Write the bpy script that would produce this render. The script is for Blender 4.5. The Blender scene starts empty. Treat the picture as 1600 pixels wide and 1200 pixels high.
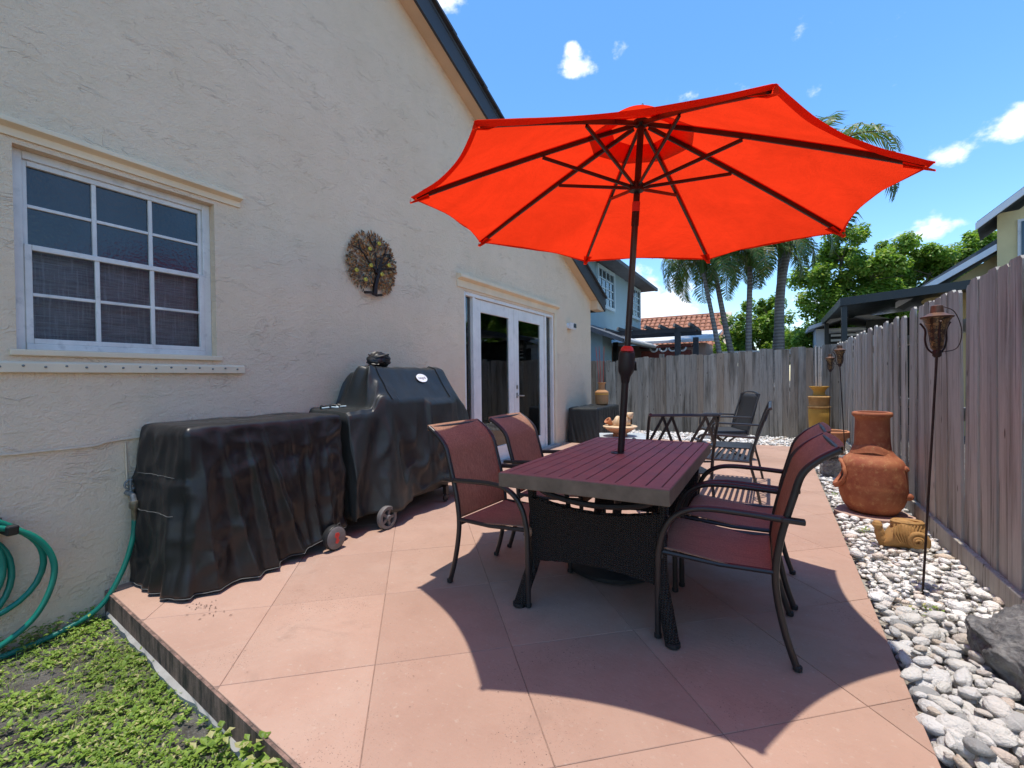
import bpy, bmesh, math, random
from math import sin, cos, pi, radians, sqrt, atan2, exp
from mathutils import Vector, Matrix, noise
random.seed(11)
sc = bpy.context.scene
COL = sc.collection

# ------------------------------------------------------------------ camera
YAW, PITCH, ROLL = radians(29.734), radians(-0.648), radians(-0.7)
CAM = Vector((0, 0, 1.22))
fw = Vector((-sin(YAW) * cos(PITCH), cos(YAW) * cos(PITCH), sin(PITCH)))
rt = Vector((cos(YAW), sin(YAW), 0))
up = rt.cross(fw)
r2 = cos(ROLL) * rt + sin(ROLL) * up
u2 = -sin(ROLL) * rt + cos(ROLL) * up
cd = bpy.data.cameras.new('camera')
cd.sensor_width = 36.0
cd.lens = 711.0 / 1600 * 36
cd.clip_start = 0.05
cd.clip_end = 500
cam = bpy.data.objects.new('camera', cd)
cam.matrix_world = Matrix(((r2.x, u2.x, -fw.x, CAM.x), (r2.y, u2.y, -fw.y, CAM.y), (r2.z, u2.z, -fw.z, CAM.z), (0, 0, 0, 1)))
COL.objects.link(cam)
sc.camera = cam

# ------------------------------------------------------------------ light
SUN = Vector((0.022, -0.03, 1.0)).normalized()          # direction towards the sun: almost overhead
sl = bpy.data.lights.new('sun', 'SUN')
sl.energy = 2.6
sl.angle = radians(0.53)
sl.color = (1.0, 0.93, 0.84)
so = bpy.data.objects.new('sun', sl)
so.rotation_euler = SUN.to_track_quat('Z', 'Y').to_euler()
so.location = (0, 0, 30)
COL.objects.link(so)

world = bpy.data.worlds.new('World')
sc.world = world
world.use_nodes = True
wn, wl = world.node_tree.nodes, world.node_tree.links
wn.clear()
sky = wn.new('ShaderNodeTexSky')
sky.sky_type = 'NISHITA'
sky.sun_disc = False
sky.sun_elevation = math.asin(SUN.z)
sky.sun_rotation = atan2(SUN.x, SUN.y)
sky.altitude = 0
sky.air_density = 1.0
sky.dust_density = 0.25
sky.ozone_density = 2.2
bg = wn.new('ShaderNodeBackground')
bg.inputs['Strength'].default_value = 0.15
wo = wn.new('ShaderNodeOutputWorld')
tcw = wn.new('ShaderNodeTexCoord')


def wmath(op, a, b=None, c=None):
    n = wn.new('ShaderNodeMath')
    n.operation = op
    for i, v in enumerate((a, b, c)):
        if v is None:
            continue
        if isinstance(v, (int, float)):
            n.inputs[i].default_value = v
        else:
            wl.new(v, n.inputs[i])
    return n.outputs[0]


wmap = wn.new('ShaderNodeMapping')
wmap.inputs['Scale'].default_value = (1, 1, 1.4)
wl.new(tcw.outputs['Generated'], wmap.inputs['Vector'])
cn = wn.new('ShaderNodeTexNoise')
cn.inputs['Scale'].default_value = 15.0
cn.inputs['Detail'].default_value = 9.0
cn.inputs['Roughness'].default_value = 0.58
wl.new(wmap.outputs[0], cn.inputs['Vector'])
cn2 = wn.new('ShaderNodeTexNoise')
cn2.inputs['Scale'].default_value = 2.6
cn2.inputs['Detail'].default_value = 3.0
wl.new(wmap.outputs[0], cn2.inputs['Vector'])
# fair-weather clouds: wide noise everywhere, plus a few cumulus at their bearings
cl = wmath('ADD', wmath('MULTIPLY', cn2.outputs['Fac'], 0.55), wmath('MULTIPLY', cn.outputs['Fac'], 0.85))
for (d, rad, amp) in [((-38.2, 100, 72), 0.045, 0.30), ((-28.9, 100, 72.8), 0.022, 0.24), ((-40.0, 100, 77), 0.018, 0.22), ((25.0, 100, 35.2), 0.034, 0.27), ((33.5, 100, 38.5), 0.036, 0.28),
                      ((21.0, 100, 22.8), 0.06, 0.28), ((-76, 100, 103), 0.045, 0.30), ((9, 100, 15), 0.12, 0.2), ((-20, 100, 15), 0.11, 0.25), ((-16, 100, 25), 0.05, 0.2),
                      ((-29, 100, 12), 0.09, 0.22), ((52, 100, 20), 0.12, 0.25), ((-150, 60, 60), 0.2, 0.25), ((120, 40, 50), 0.2, 0.25), ((60, -100, 40), 0.25, 0.25), ((-90, -100, 60), 0.22, 0.25)]:
    v = Vector(d).normalized()
    dn = wn.new('ShaderNodeVectorMath')
    dn.operation = 'DISTANCE'
    wl.new(wmap.outputs[0], dn.inputs[0])
    dn.inputs[1].default_value = (v.x, v.y, v.z * 1.4)
    m = wn.new('ShaderNodeMapRange')
    m.interpolation_type = 'SMOOTHSTEP'
    m.inputs['From Min'].default_value = rad * 1.5
    m.inputs['From Max'].default_value = rad * 0.2
    m.inputs['To Min'].default_value = 0
    m.inputs['To Max'].default_value = amp
    wl.new(dn.outputs['Value'], m.inputs['Value'])
    cl = wmath('ADD', cl, m.outputs[0])
cr = wn.new('ShaderNodeMapRange')
cr.interpolation_type = 'SMOOTHSTEP'
cr.inputs['From Min'].default_value = 0.86
cr.inputs['From Max'].default_value = 1.06
cr.inputs['To Max'].default_value = 0.9
wl.new(cl, cr.inputs['Value'])
cmix = wn.new('ShaderNodeMixRGB')
wl.new(cr.outputs[0], cmix.inputs['Fac'])
shs = wn.new('ShaderNodeHueSaturation')
shs.inputs['Saturation'].default_value = 1.24
wl.new(sky.outputs[0], shs.inputs['Color'])
wl.new(shs.outputs[0], cmix.inputs['Color1'])
cmix.inputs['Color2'].default_value = (5.2, 5.3, 5.6, 1)
wl.new(cmix.outputs[0], bg.inputs['Color'])
wl.new(bg.outputs[0], wo.inputs['Surface'])

sc.view_settings.view_transform = 'Standard'
sc.view_settings.look = 'None'
sc.view_settings.exposure = 0.95
sc.view_settings.gamma = 1.0
sc.view_settings.use_curve_mapping = False


# ------------------------------------------------------------------ materials
class NT:
    def __init__(s, name):
        s.m = bpy.data.materials.new(name)
        s.m.use_nodes = True
        s.n, s.l = s.m.node_tree.nodes, s.m.node_tree.links
        s.p = s.n['Principled BSDF']
        s.out = s.n['Material Output']
        s.tc = s.n.new('ShaderNodeTexCoord')

    def set(s, sock, v):
        if isinstance(v, (int, float)):
            sock.default_value = v
        elif isinstance(v, tuple):
            sock.default_value = (*v, 1) if len(v) == 3 and sock.type == 'RGBA' else v
        else:
            s.l.new(v, sock)

    def map(s, scale=(1, 1, 1), coord='Object', rot=(0, 0, 0), vec=None):
        n = s.n.new('ShaderNodeMapping')
        s.l.new(vec if vec is not None else s.tc.outputs[coord], n.inputs['Vector'])
        n.inputs['Scale'].default_value = scale
        n.inputs['Rotation'].default_value = rot
        return n.outputs[0]

    def noise(s, vec, scale, detail=4, rough=0.55, dist=0):
        n = s.n.new('ShaderNodeTexNoise')
        if vec is not None:
            s.l.new(vec, n.inputs['Vector'])
        n.inputs['Scale'].default_value = scale
        n.inputs['Detail'].default_value = detail
        n.inputs['Roughness'].default_value = rough
        n.inputs['Distortion'].default_value = dist
        return n.outputs['Fac']

    def voro(s, vec, scale, feature='F1', out='Distance'):
        n = s.n.new('ShaderNodeTexVoronoi')
        n.feature = feature
        s.l.new(vec, n.inputs['Vector'])
        n.inputs['Scale'].default_value = scale
        return n.outputs[out]

    def wave(s, vec, scale, dist=0, direction='X', detail=1, dscale=1):
        n = s.n.new('ShaderNodeTexWave')
        n.bands_direction = direction
        s.l.new(vec, n.inputs['Vector'])
        n.inputs['Scale'].default_value = scale
        n.inputs['Distortion'].default_value = dist
        n.inputs['Detail'].default_value = detail
        n.inputs['Detail Scale'].default_value = dscale
        return n.outputs['Fac']

    def ramp(s, f, stops):
        n = s.n.new('ShaderNodeValToRGB')
        s.l.new(f, n.inputs['Fac'])
        e = n.color_ramp.elements
        while len(e) < len(stops):
            e.new(0.5)
        for el, (p, c) in zip(e, stops):
            el.position = p
            el.color = (*c, 1) if isinstance(c, tuple) else (c, c, c, 1)
        return n.outputs['Color']

    def rng(s, f, a, b, c=0.0, d=1.0):
        n = s.n.new('ShaderNodeMapRange')
        s.l.new(f, n.inputs['Value'])
        for k, v in zip(('From Min', 'From Max', 'To Min', 'To Max'), (a, b, c, d)):
            n.inputs[k].default_value = v
        return n.outputs[0]

    def mix(s, f, a, b, mode='MIX'):
        n = s.n.new('ShaderNodeMixRGB')
        n.blend_type = mode
        s.set(n.inputs['Fac'], f)
        s.set(n.inputs['Color1'], a)
        s.set(n.inputs['Color2'], b)
        return n.outputs[0]

    def math(s, op, a, b=0.0):
        n = s.n.new('ShaderNodeMath')
        n.operation = op
        s.set(n.inputs[0], a)
        s.set(n.inputs[1], b)
        return n.outputs[0]

    def hsv(s, c, v=1.0, h=0.5, sat=1.0):
        n = s.n.new('ShaderNodeHueSaturation')
        s.set(n.inputs['Color'], c)
        s.set(n.inputs['Value'], v)
        s.set(n.inputs['Hue'], h)
        s.set(n.inputs['Saturation'], sat)
        return n.outputs[0]

    def rand(s):
        n = s.n.new('ShaderNodeObjectInfo')
        return n.outputs['Random']

    def island(s):
        n = s.n.new('ShaderNodeNewGeometry')
        return n.outputs['Random Per Island']

    def bump(s, h, strength=0.3, dist=0.01, normal=None):
        n = s.n.new('ShaderNodeBump')
        n.inputs['Strength'].default_value = strength
        n.inputs['Distance'].default_value = dist
        s.l.new(h, n.inputs['Height'])
        if normal is not None:
            s.l.new(normal, n.inputs['Normal'])
        return n.outputs[0]

    def fin(s, col, rough=0.6, normal=None, spec=0.4, metal=0.0):
        s.set(s.p.inputs['Base Color'], col)
        s.set(s.p.inputs['Roughness'], rough)
        s.p.inputs['Specular IOR Level'].default_value = spec
        s.p.inputs['Metallic'].default_value = metal
        if normal is not None:
            s.l.new(normal, s.p.inputs['Normal'])
        return s.m


def plain(name, col, rough=0.5, var=0.18, scale=6.0, bump=0.0, bscale=60.0, spec=0.4, metal=0.0, dirt=None):
    t = NT(name)
    v = t.map()
    f = t.noise(v, scale, 5, 0.6)
    lo = tuple(c * (1 - var) for c in col)
    hi = tuple(min(1, c * (1 + var)) for c in col)
    c = t.mix(t.rng(f, 0.3, 0.7), lo, hi)
    if dirt:
        g = t.noise(v, scale * 2.7, 6, 0.7)
        c = t.mix(t.rng(g, 0.55, 0.75, 0, 0.7), c, dirt)
    nrm = t.bump(t.noise(v, bscale, 4, 0.6), bump, 0.004) if bump else None
    rg = t.rng(f, 0.2, 0.8, max(0.02, rough - 0.08), min(1, rough + 0.08))
    return t.fin(c, rg, nrm, spec, metal)


MAT = {}
# painted stucco, skip-trowel finish
t = NT('painted_stucco')
v = t.map()
big = t.noise(v, 0.7, 4, 0.6)
med = t.noise(v, 6, 5, 0.6)
base = t.mix(t.rng(big, 0.3, 0.7), (0.765, 0.582, 0.40), (0.825, 0.64, 0.455))
base = t.mix(t.rng(med, 0.45, 0.75, 0, 0.35), base, (0.69, 0.53, 0.345))
vw = t.map((1.0, 1.0, 2.3))
wob = t.noise(vw, 3.0, 3, 0.6, 0.6)
ridge = t.noise(vw, 4.2, 3, 0.5, 1.8)
rid = t.rng(t.math('ABSOLUTE', t.math('SUBTRACT', ridge, 0.5)), 0.0, 0.022, 1.0, 0.0)
rid = t.math('MULTIPLY', rid, t.rng(wob, 0.5, 0.62))
fine = t.noise(v, 90, 4, 0.7)
hgt = t.math('ADD', t.math('MULTIPLY', rid, 0.34), t.math('ADD', t.math('MULTIPLY', fine, 0.55), t.math('MULTIPLY', t.noise(t.map((1, 1, 1.6)), 17, 5, 0.65, 1.2), 0.9)))
MAT['stucco'] = t.fin(base, 0.9, t.bump(hgt, 0.95, 0.013), 0.15)
MAT['stucco_trim'] = plain('stucco_trim_paint', (0.75, 0.60, 0.41), 0.75, 0.08, 3, 0.3, 50)
MAT['soffit'] = plain('soffit_paint', (0.62, 0.45, 0.29), 0.7, 0.07, 2, 0.2, 40)
MAT['charcoal_tile'] = plain('charcoal_roof_tile', (0.045, 0.05, 0.055), 0.7, 0.3, 4, 0.3, 40)
MAT['fascia'] = plain('charcoal_fascia_paint', (0.04, 0.042, 0.045), 0.55, 0.2, 3, 0.1, 30)
MAT['white_frame'] = plain('white_window_paint', (0.66, 0.63, 0.58), 0.45, 0.14, 5, 0.1, 60, dirt=(0.38, 0.37, 0.35))
MAT['white_door'] = plain('white_door_paint', (0.76, 0.72, 0.66), 0.4, 0.08, 4, 0.15, 50, dirt=(0.55, 0.52, 0.48))
MAT['steel'] = plain('satin_steel', (0.5, 0.48, 0.45), 0.3, 0.1, 20, metal=1.0)

t = NT('obscure_glass')
v = t.map()
MAT['obscure_glass'] = t.fin(t.mix(t.rng(t.noise(v, 3, 3), 0.3, 0.7), (0.008, 0.016, 0.026), (0.02, 0.034, 0.05)), 0.12, t.bump(t.noise(v, 55, 3, 0.5), 0.35, 0.004), 0.6)


def glass_mat(name, tint=(0.75, 0.8, 0.8), glossy=0.06, rough=0.02):
    t = NT(name)
    tr = t.n.new('ShaderNodeBsdfTransparent')
    tr.inputs['Color'].default_value = (*tint, 1)
    gl = t.n.new('ShaderNodeBsdfGlossy')
    gl.inputs['Roughness'].default_value = rough
    fr = t.n.new('ShaderNodeFresnel')
    fr.inputs['IOR'].default_value = 1.6
    ad = t.math('ADD', fr.outputs[0], glossy)
    mx = t.n.new('ShaderNodeMixShader')
    t.l.new(ad, mx.inputs[0])
    t.l.new(tr.outputs[0], mx.inputs[1])
    t.l.new(gl.outputs[0], mx.inputs[2])
    t.l.new(mx.outputs[0], t.out.inputs['Surface'])
    return t.m


MAT['glass'] = glass_mat('clear_glass', (0.8, 0.84, 0.86), -0.035, 0.3)
MAT['door_glass'] = glass_mat('door_glass', (0.74, 0.82, 0.8), 0.05)
# woven shade behind the lower sash
t = NT('woven_shade')
v = t.map()
hs = t.noise(t.map((1, 6, 120)), 1.2, 4, 0.65)
vs = t.noise(t.map((1, 90, 5)), 1.0, 3, 0.6)
c = t.mix(t.rng(hs, 0.35, 0.65), (0.2, 0.19, 0.22), (0.42, 0.39, 0.42))
c = t.mix(t.rng(vs, 0.5, 0.72, 0, 0.6), c, (0.62, 0.61, 0.62))
MAT['shade'] = t.fin(c, 0.8)
MAT['room'] = plain('dim_room_paint', (0.5, 0.47, 0.4), 0.8, 0.1)
MAT['room_floor'] = plain('room_floor_tile', (0.3, 0.26, 0.22), 0.3, 0.1)
MAT['cabinet'] = plain('white_cabinet_paint', (0.7, 0.72, 0.72), 0.4, 0.05)
MAT['dark_wood'] = plain('dark_wood', (0.06, 0.03, 0.02), 0.4, 0.2)

# painted concrete patio panels
t = NT('painted_patio_concrete')
v = t.map((1, 1, 1))
r = t.rand()
big = t.noise(v, 1.1, 4, 0.6)
c = t.mix(t.rng(big, 0.3, 0.7), (0.365, 0.232, 0.172), (0.435, 0.285, 0.215))
c = t.mix(t.rng(t.noise(v, 5, 5, 0.65), 0.5, 0.75, 0, 0.4), c, (0.325, 0.195, 0.142))
c = t.mix(t.rng(t.noise(v, 0.9, 6, 0.7, 1.0), 0.52, 0.7, 0, 0.45), c, (0.45, 0.33, 0.26))
c = t.mix(t.rng(t.noise(v, 2.3, 7, 0.75, 0.6), 0.58, 0.7, 0, 0.4), c, (0.25, 0.17, 0.13))
sp = t.noise(v, 70, 5, 0.75)
c = t.mix(t.rng(sp, 0.64, 0.72, 0, 0.75), c, (0.19, 0.12, 0.09))
sp2 = t.math('MULTIPLY', t.rng(t.noise(v, 160, 2, 0.5), 0.66, 0.7), t.rng(t.noise(v, 2.0, 3, 0.6), 0.5, 0.62))
c = t.mix(sp2, c, (0.06, 0.045, 0.035))
c = t.mix(t.rng(t.noise(v, 45, 3, 0.6), 0.62, 0.75, 0, 0.35), c, (0.5, 0.43, 0.35))
c = t.hsv(c, t.rng(r, 0, 1, 0.93, 1.06))
hg = t.math('ADD', t.noise(v, 60, 5, 0.65), t.math('MULTIPLY', t.noise(t.map((2, 9, 1)), 5, 4, 0.6), 0.8))
MAT['patio'] = t.fin(c, t.rng(t.noise(v, 9, 4), 0.3, 0.7, 0.6, 0.85), t.bump(hg, 0.3, 0.006), 0.3)
MAT['patio_joint'] = plain('patio_joint', (0.25, 0.165, 0.125), 0.9, 0.4, 12, 0.3, 60)
t = NT('stained_slab_edge')
v = t.map()
st = t.noise(t.map((6, 6, 1.2)), 2.2, 6, 0.7)
c = t.mix(t.rng(st, 0.36, 0.62), (0.045, 0.04, 0.035), (0.30, 0.19, 0.15))
MAT['slab_edge'] = t.fin(c, 0.9, t.bump(t.noise(v, 40, 5, 0.7), 0.6, 0.01), 0.2)
MAT['footing'] = plain('bare_concrete', (0.30, 0.295, 0.28), 0.9, 0.2, 7, 0.5, 50, dirt=(0.2, 0.19, 0.17))
t = NT('soil')
v = t.map()
c = t.mix(t.rng(t.noise(v, 5, 6, 0.7), 0.35, 0.65), (0.10, 0.09, 0.075), (0.30, 0.285, 0.255))
c = t.mix(t.rng(t.noise(v, 60, 4, 0.7), 0.55, 0.7, 0, 0.8), c, (0.4, 0.38, 0.34))
MAT['soil'] = t.fin(c, 0.95, t.bump(t.math('ADD', t.noise(v, 70, 5, 0.7), t.noise(v, 14, 5, 0.7)), 1.0, 0.05), 0.1)
MAT['grit'] = plain('bed_grit', (0.27, 0.25, 0.215), 0.95, 0.5, 30, 0.7, 90)


def leaf_mat(name, lo, hi, alt=None, rough=0.5, trans=0.35):
    t = NT(name)
    r = t.island()
    c = t.mix(r, lo, hi)
    if alt:
        c = t.mix(t.rng(t.math('FRACT', t.math('MULTIPLY', r, 13.7)), 0.86, 0.9), c, alt)
    c = t.hsv(c, t.rng(t.noise(t.map(), 1.5, 3), 0.3, 0.7, 0.8, 1.2))
    t.set(t.p.inputs['Base Color'], c)
    t.p.inputs['Roughness'].default_value = rough
    t.p.inputs['Specular IOR Level'].default_value = 0.35
    tl = t.n.new('ShaderNodeBsdfTranslucent')
    t.l.new(t.hsv(c, 1.3, 0.49, 1.1), tl.inputs['Color'])
    mx = t.n.new('ShaderNodeMixShader')
    mx.inputs[0].default_value = trans
    t.l.new(t.p.outputs[0], mx.inputs[1])
    t.l.new(tl.outputs[0], mx.inputs[2])
    t.l.new(mx.outputs[0], t.out.inputs['Surface'])
    return t.m


MAT['weed'] = leaf_mat('weed_leaf', (0.11, 0.20, 0.025), (0.27, 0.38, 0.065), (0.45, 0.43, 0.19))
MAT['leaf_deep'] = leaf_mat('deep_green_leaf', (0.12, 0.22, 0.035), (0.26, 0.42, 0.075), (0.4, 0.48, 0.11), 0.45, 0.5)
MAT['leaf_bright'] = leaf_mat('bright_green_leaf', (0.11, 0.21, 0.03), (0.23, 0.38, 0.05), (0.34, 0.42, 0.09), 0.45, 0.45)
MAT['palm_leaf'] = leaf_mat('palm_leaf', (0.04, 0.095, 0.018), (0.13, 0.21, 0.045), (0.2, 0.19, 0.06), 0.45, 0.35)
t = NT('palm_bark')
v = t.map()
rings = t.wave(t.map((1, 1, 1)), 3.2, 1.2, 'Z', 2)
c = t.mix(rings, (0.17, 0.15, 0.13), (0.30, 0.27, 0.24))
c = t.mix(t.rng(t.noise(v, 4, 5, 0.6), 0.4, 0.7, 0, 0.6), c, (0.12, 0.105, 0.09))
MAT['palm_bark'] = t.fin(c, 0.9, t.bump(rings, 0.5, 0.02))
MAT['bark'] = plain('tree_bark', (0.12, 0.095, 0.07), 0.95, 0.4, 6, 0.8, 20)

# weathered fence boards


def wood_mat(name, lo, hi, dark, warm):
    t = NT(name)
    v0 = t.map()
    r = t.rand()
    off = t.n.new('ShaderNodeVectorMath')
    off.operation = 'ADD'
    t.l.new(t.tc.outputs['Object'], off.inputs[0])
    cx = t.n.new('ShaderNodeCombineXYZ')
    t.l.new(t.math('MULTIPLY', r, 37.0), cx.inputs[0])
    t.l.new(t.math('MULTIPLY', r, 19.0), cx.inputs[1])
    t.l.new(t.math('MULTIPLY', r, 53.0), cx.inputs[2])
    t.l.new(cx.outputs[0], off.inputs[1])
    vv = off.outputs[0]
    g = t.noise(t.map((20, 20, 0.6), vec=vv), 1.6, 8, 0.74, 0.5)
    b = t.noise(t.map((5, 5, 0.55), vec=vv), 1.3, 4, 0.6)
    c = t.mix(t.rng(g, 0.33, 0.66), lo, hi)
    c = t.mix(t.rng(b, 0.48, 0.66, 0, 0.85), c, dark)
    c = t.mix(t.rng(r, 0.45, 1.0, 0, 0.75), c, warm)
    gc = t.rng(g, 0.53, 0.63, 0, 0.75)
    c = t.mix(gc, c, tuple(x * 0.3 for x in dark))
    k = t.voro(t.map((9, 9, 2.6), vec=vv), 1.0)
    c = t.mix(t.rng(k, 0.05, 0.085, 0.85, 0), c, (0.035, 0.022, 0.015))
    c = t.hsv(c, t.rng(t.math('FRACT', t.math('MULTIPLY', r, 7.31)), 0, 1, 0.82, 1.14))
    return t.fin(c, 0.9, t.bump(g, 0.9, 0.012), 0.15)


MAT['fence'] = wood_mat('weathered_fence_wood', (0.36, 0.335, 0.285), (0.68, 0.65, 0.57), (0.25, 0.225, 0.185), (0.46, 0.40, 0.325))
MAT['fence_back'] = wood_mat('silvered_fence_wood', (0.22, 0.205, 0.17), (0.48, 0.45, 0.385), (0.085, 0.074, 0.056), (0.25, 0.19, 0.13))

# cover cloth


def cover_mat(name, col, rough=0.5):
    t = NT(name)
    v = t.map()
    c = t.mix(t.rng(t.noise(v, 2.2, 5, 0.6), 0.35, 0.7), tuple(x * 0.75 for x in col), tuple(x * 1.35 for x in col))
    c = t.mix(t.rng(t.noise(v, 130, 3, 0.6), 0.62, 0.76, 0, 0.35), c, (0.06, 0.058, 0.055))
    cr1 = t.noise(t.map((1, 1, 0.4)), 3.6, 3, 0.5, 1.0)
    cr1 = t.math('ABSOLUTE', t.math('SUBTRACT', cr1, 0.5))
    cr2 = t.noise(t.map((1, 1, 0.8)), 15, 3, 0.5, 1.0)
    cr2 = t.math('ABSOLUTE', t.math('SUBTRACT', cr2, 0.5))
    hh = t.math('ADD', t.math('MULTIPLY', t.noise(v, 240, 2, 0.5), 0.05), t.math('ADD', t.math('MULTIPLY', cr1, -0.8), t.math('MULTIPLY', cr2, -0.22)))
    t.p.inputs['Sheen Weight'].default_value = 0.0
    t.p.inputs['Sheen Roughness'].default_value = 0.4
    t.p.inputs['Sheen Tint'].default_value = (0.75, 0.85, 0.85, 1)
    return t.fin(c, t.rng(t.noise(v, 14, 4), 0.3, 0.7, rough - 0.1, rough + 0.1), t.bump(hh, 0.22, 0.02), 0.4)


MAT['cover'] = cover_mat('black_cover_cloth', (0.011, 0.011, 0.0115), 0.40)
MAT['cover_grey'] = cover_mat('faded_cover_cloth', (0.018, 0.021, 0.021), 0.42)
MAT['piping'] = plain('grey_piping', (0.09, 0.095, 0.095), 0.6, 0.2)
MAT['black_plastic'] = plain('black_plastic', (0.02, 0.02, 0.02), 0.45, 0.2)
MAT['grey_plastic'] = plain('grey_wheel_plastic', (0.14, 0.13, 0.125), 0.55, 0.2, 20)
MAT['red_mark'] = plain('red_mark', (0.55, 0.05, 0.04), 0.5, 0.1)
MAT['white_patch'] = plain('white_patch', (0.82, 0.82, 0.82), 0.5, 0.04)
MAT['grey_ink'] = plain('grey_ink', (0.25, 0.22, 0.25), 0.5, 0.04)
MAT['cord_blue'] = plain('pale_cord', (0.45, 0.55, 0.58), 0.6, 0.1)

# furniture


def sling_mat(name, a, b):
    t = NT(name)
    v = t.map()
    s1 = t.noise(t.map((130, 130, 2.5)), 1.0, 3, 0.6)
    s2 = t.noise(t.map((4, 160, 160)), 1.0, 3, 0.6)
    c = t.mix(t.rng(s1, 0.3, 0.7), a, b)
    c = t.mix(t.rng(s2, 0.5, 0.7, 0, 0.45), c, tuple(x * 0.45 for x in a))
    c = t.hsv(c, t.rng(t.noise(v, 3, 4), 0.3, 0.7, 0.9, 1.1))
    t.set(t.p.inputs['Base Color'], c)
    t.p.inputs['Roughness'].default_value = 0.65
    t.l.new(t.bump(t.math('ADD', s1, s2), 0.35, 0.003), t.p.inputs['Normal'])
    tl = t.n.new('ShaderNodeBsdfTranslucent')
    t.l.new(t.hsv(c, 1.6), tl.inputs['Color'])
    mx = t.n.new('ShaderNodeMixShader')
    mx.inputs[0].default_value = 0.3
    t.l.new(t.p.outputs[0], mx.inputs[1])
    t.l.new(tl.outputs[0], mx.inputs[2])
    t.l.new(mx.outputs[0], t.out.inputs['Surface'])
    return t.m


MAT['sling'] = sling_mat('rust_sling_fabric', (0.31, 0.165, 0.10), (0.47, 0.285, 0.18))
MAT['bronze_frame'] = plain('dark_bronze_powdercoat', (0.022, 0.018, 0.017), 0.38, 0.25, 12, spec=0.5)
MAT['table_slat'] = plain('burgundy_slat', (0.285, 0.135, 0.112), 0.6, 0.22, 7, 0.25, 90)
MAT['taupe'] = plain('taupe_wood', (0.155, 0.115, 0.08), 0.65, 0.25, 12, 0.25, 60)
t = NT('dark_wicker')
v = t.map()
wv = t.math('MULTIPLY', t.wave(v, 26, 1.2, 'X', 2, 2), t.wave(v, 30, 1.2, 'Z', 2, 2))
MAT['wicker'] = t.fin(t.mix(t.rng(wv, 0.05, 0.6), (0.006, 0.005, 0.005), (0.062, 0.052, 0.044)), 0.5, t.bump(wv, 1.0, 0.012), 0.4)
MAT['iron'] = plain('black_iron_paint', (0.028, 0.029, 0.03), 0.35, 0.2, 15, 0.1, 80, spec=0.6)
MAT['mesh'] = plain('black_sling_mesh', (0.03, 0.032, 0.034), 0.6, 0.2, 30)


def canopy_mat(name, col, tcol, tr):
    t = NT(name)
    v = t.map()
    w = t.noise(t.map((180, 180, 180)), 1.0, 2, 0.5)
    wr = t.noise(v, 2.2, 5, 0.65, 0.8)  # noise for panel and wrinkle shading, painted into the cloth colours below
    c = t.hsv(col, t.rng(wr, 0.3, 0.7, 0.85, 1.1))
    df = t.n.new('ShaderNodeBsdfDiffuse')
    t.l.new(c, df.inputs['Color'])
    nb = t.bump(t.math('ADD', t.math('MULTIPLY', w, 0.1), t.noise(v, 3.2, 5, 0.6, 0.5)), 0.5, 0.05)
    t.l.new(nb, df.inputs['Normal'])
    tl = t.n.new('ShaderNodeBsdfTranslucent')
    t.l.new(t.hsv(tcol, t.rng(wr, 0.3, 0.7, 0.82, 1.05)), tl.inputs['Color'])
    t.l.new(nb, tl.inputs['Normal'])
    mx = t.n.new('ShaderNodeMixShader')
    mx.inputs[0].default_value = tr
    t.l.new(df.outputs[0], mx.inputs[1])
    t.l.new(tl.outputs[0], mx.inputs[2])
    t.l.new(mx.outputs[0], t.out.inputs['Surface'])
    return t.m


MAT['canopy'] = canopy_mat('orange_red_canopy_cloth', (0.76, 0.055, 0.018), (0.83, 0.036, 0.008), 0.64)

# pots and stone


def clay(name, a, b, spots, scale=5):
    t = NT(name)
    v = t.map()
    f = t.noise(v, scale, 6, 0.65)
    c = t.mix(t.rng(f, 0.35, 0.65), a, b)
    c = t.mix(t.rng(t.noise(v, scale * 4, 6, 0.7), 0.55, 0.72, 0, 0.75), c, spots)
    return t.fin(c, 0.75, t.bump(t.noise(v, 45, 5, 0.65), 0.35, 0.006), 0.25)


MAT['chiminea'] = clay('weathered_red_clay', (0.27, 0.075, 0.04), (0.40, 0.155, 0.07), (0.47, 0.27, 0.12), 7)
MAT['terracotta'] = clay('terracotta', (0.48, 0.19, 0.09), (0.56, 0.25, 0.12), (0.6, 0.33, 0.2))
MAT['ochre'] = clay('ochre_glaze', (0.46, 0.25, 0.045), (0.58, 0.34, 0.07), (0.4, 0.17, 0.05))
MAT['tan_clay'] = clay('tan_clay', (0.36, 0.18, 0.075), (0.46, 0.25, 0.11), (0.24, 0.11, 0.05))
MAT['amber_clay'] = clay('amber_clay', (0.30, 0.16, 0.05), (0.46, 0.27, 0.1), (0.16, 0.09, 0.04), 9)
MAT['soot'] = plain('soot', (0.015, 0.012, 0.01), 0.95, 0.3)
MAT['shell'] = plain('shell_cream', (0.66, 0.47, 0.28), 0.6, 0.2, 9, 0.2, 40)
MAT['paver'] = plain('pink_paver', (0.42, 0.28, 0.22), 0.85, 0.15, 6, 0.4, 60)
t = NT('river_pebble')
r = t.math('FRACT', t.math('ADD', t.math('MULTIPLY', t.rand(), 7.77), t.math('MULTIPLY', t.island(), 5.31)))
v = t.map()
c = t.ramp(r, [(0.0, (0.80, 0.79, 0.75)), (0.25, (0.88, 0.87, 0.84)), (0.5, (0.84, 0.81, 0.73)), (0.74, (0.87, 0.85, 0.81)), (0.83, (0.68, 0.57, 0.45)), (0.88, (0.80, 0.69, 0.60)), (0.94, (0.6, 0.6, 0.58)), (0.975, (0.36, 0.37, 0.37)), (1.0, (0.84, 0.82, 0.78))])
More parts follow.
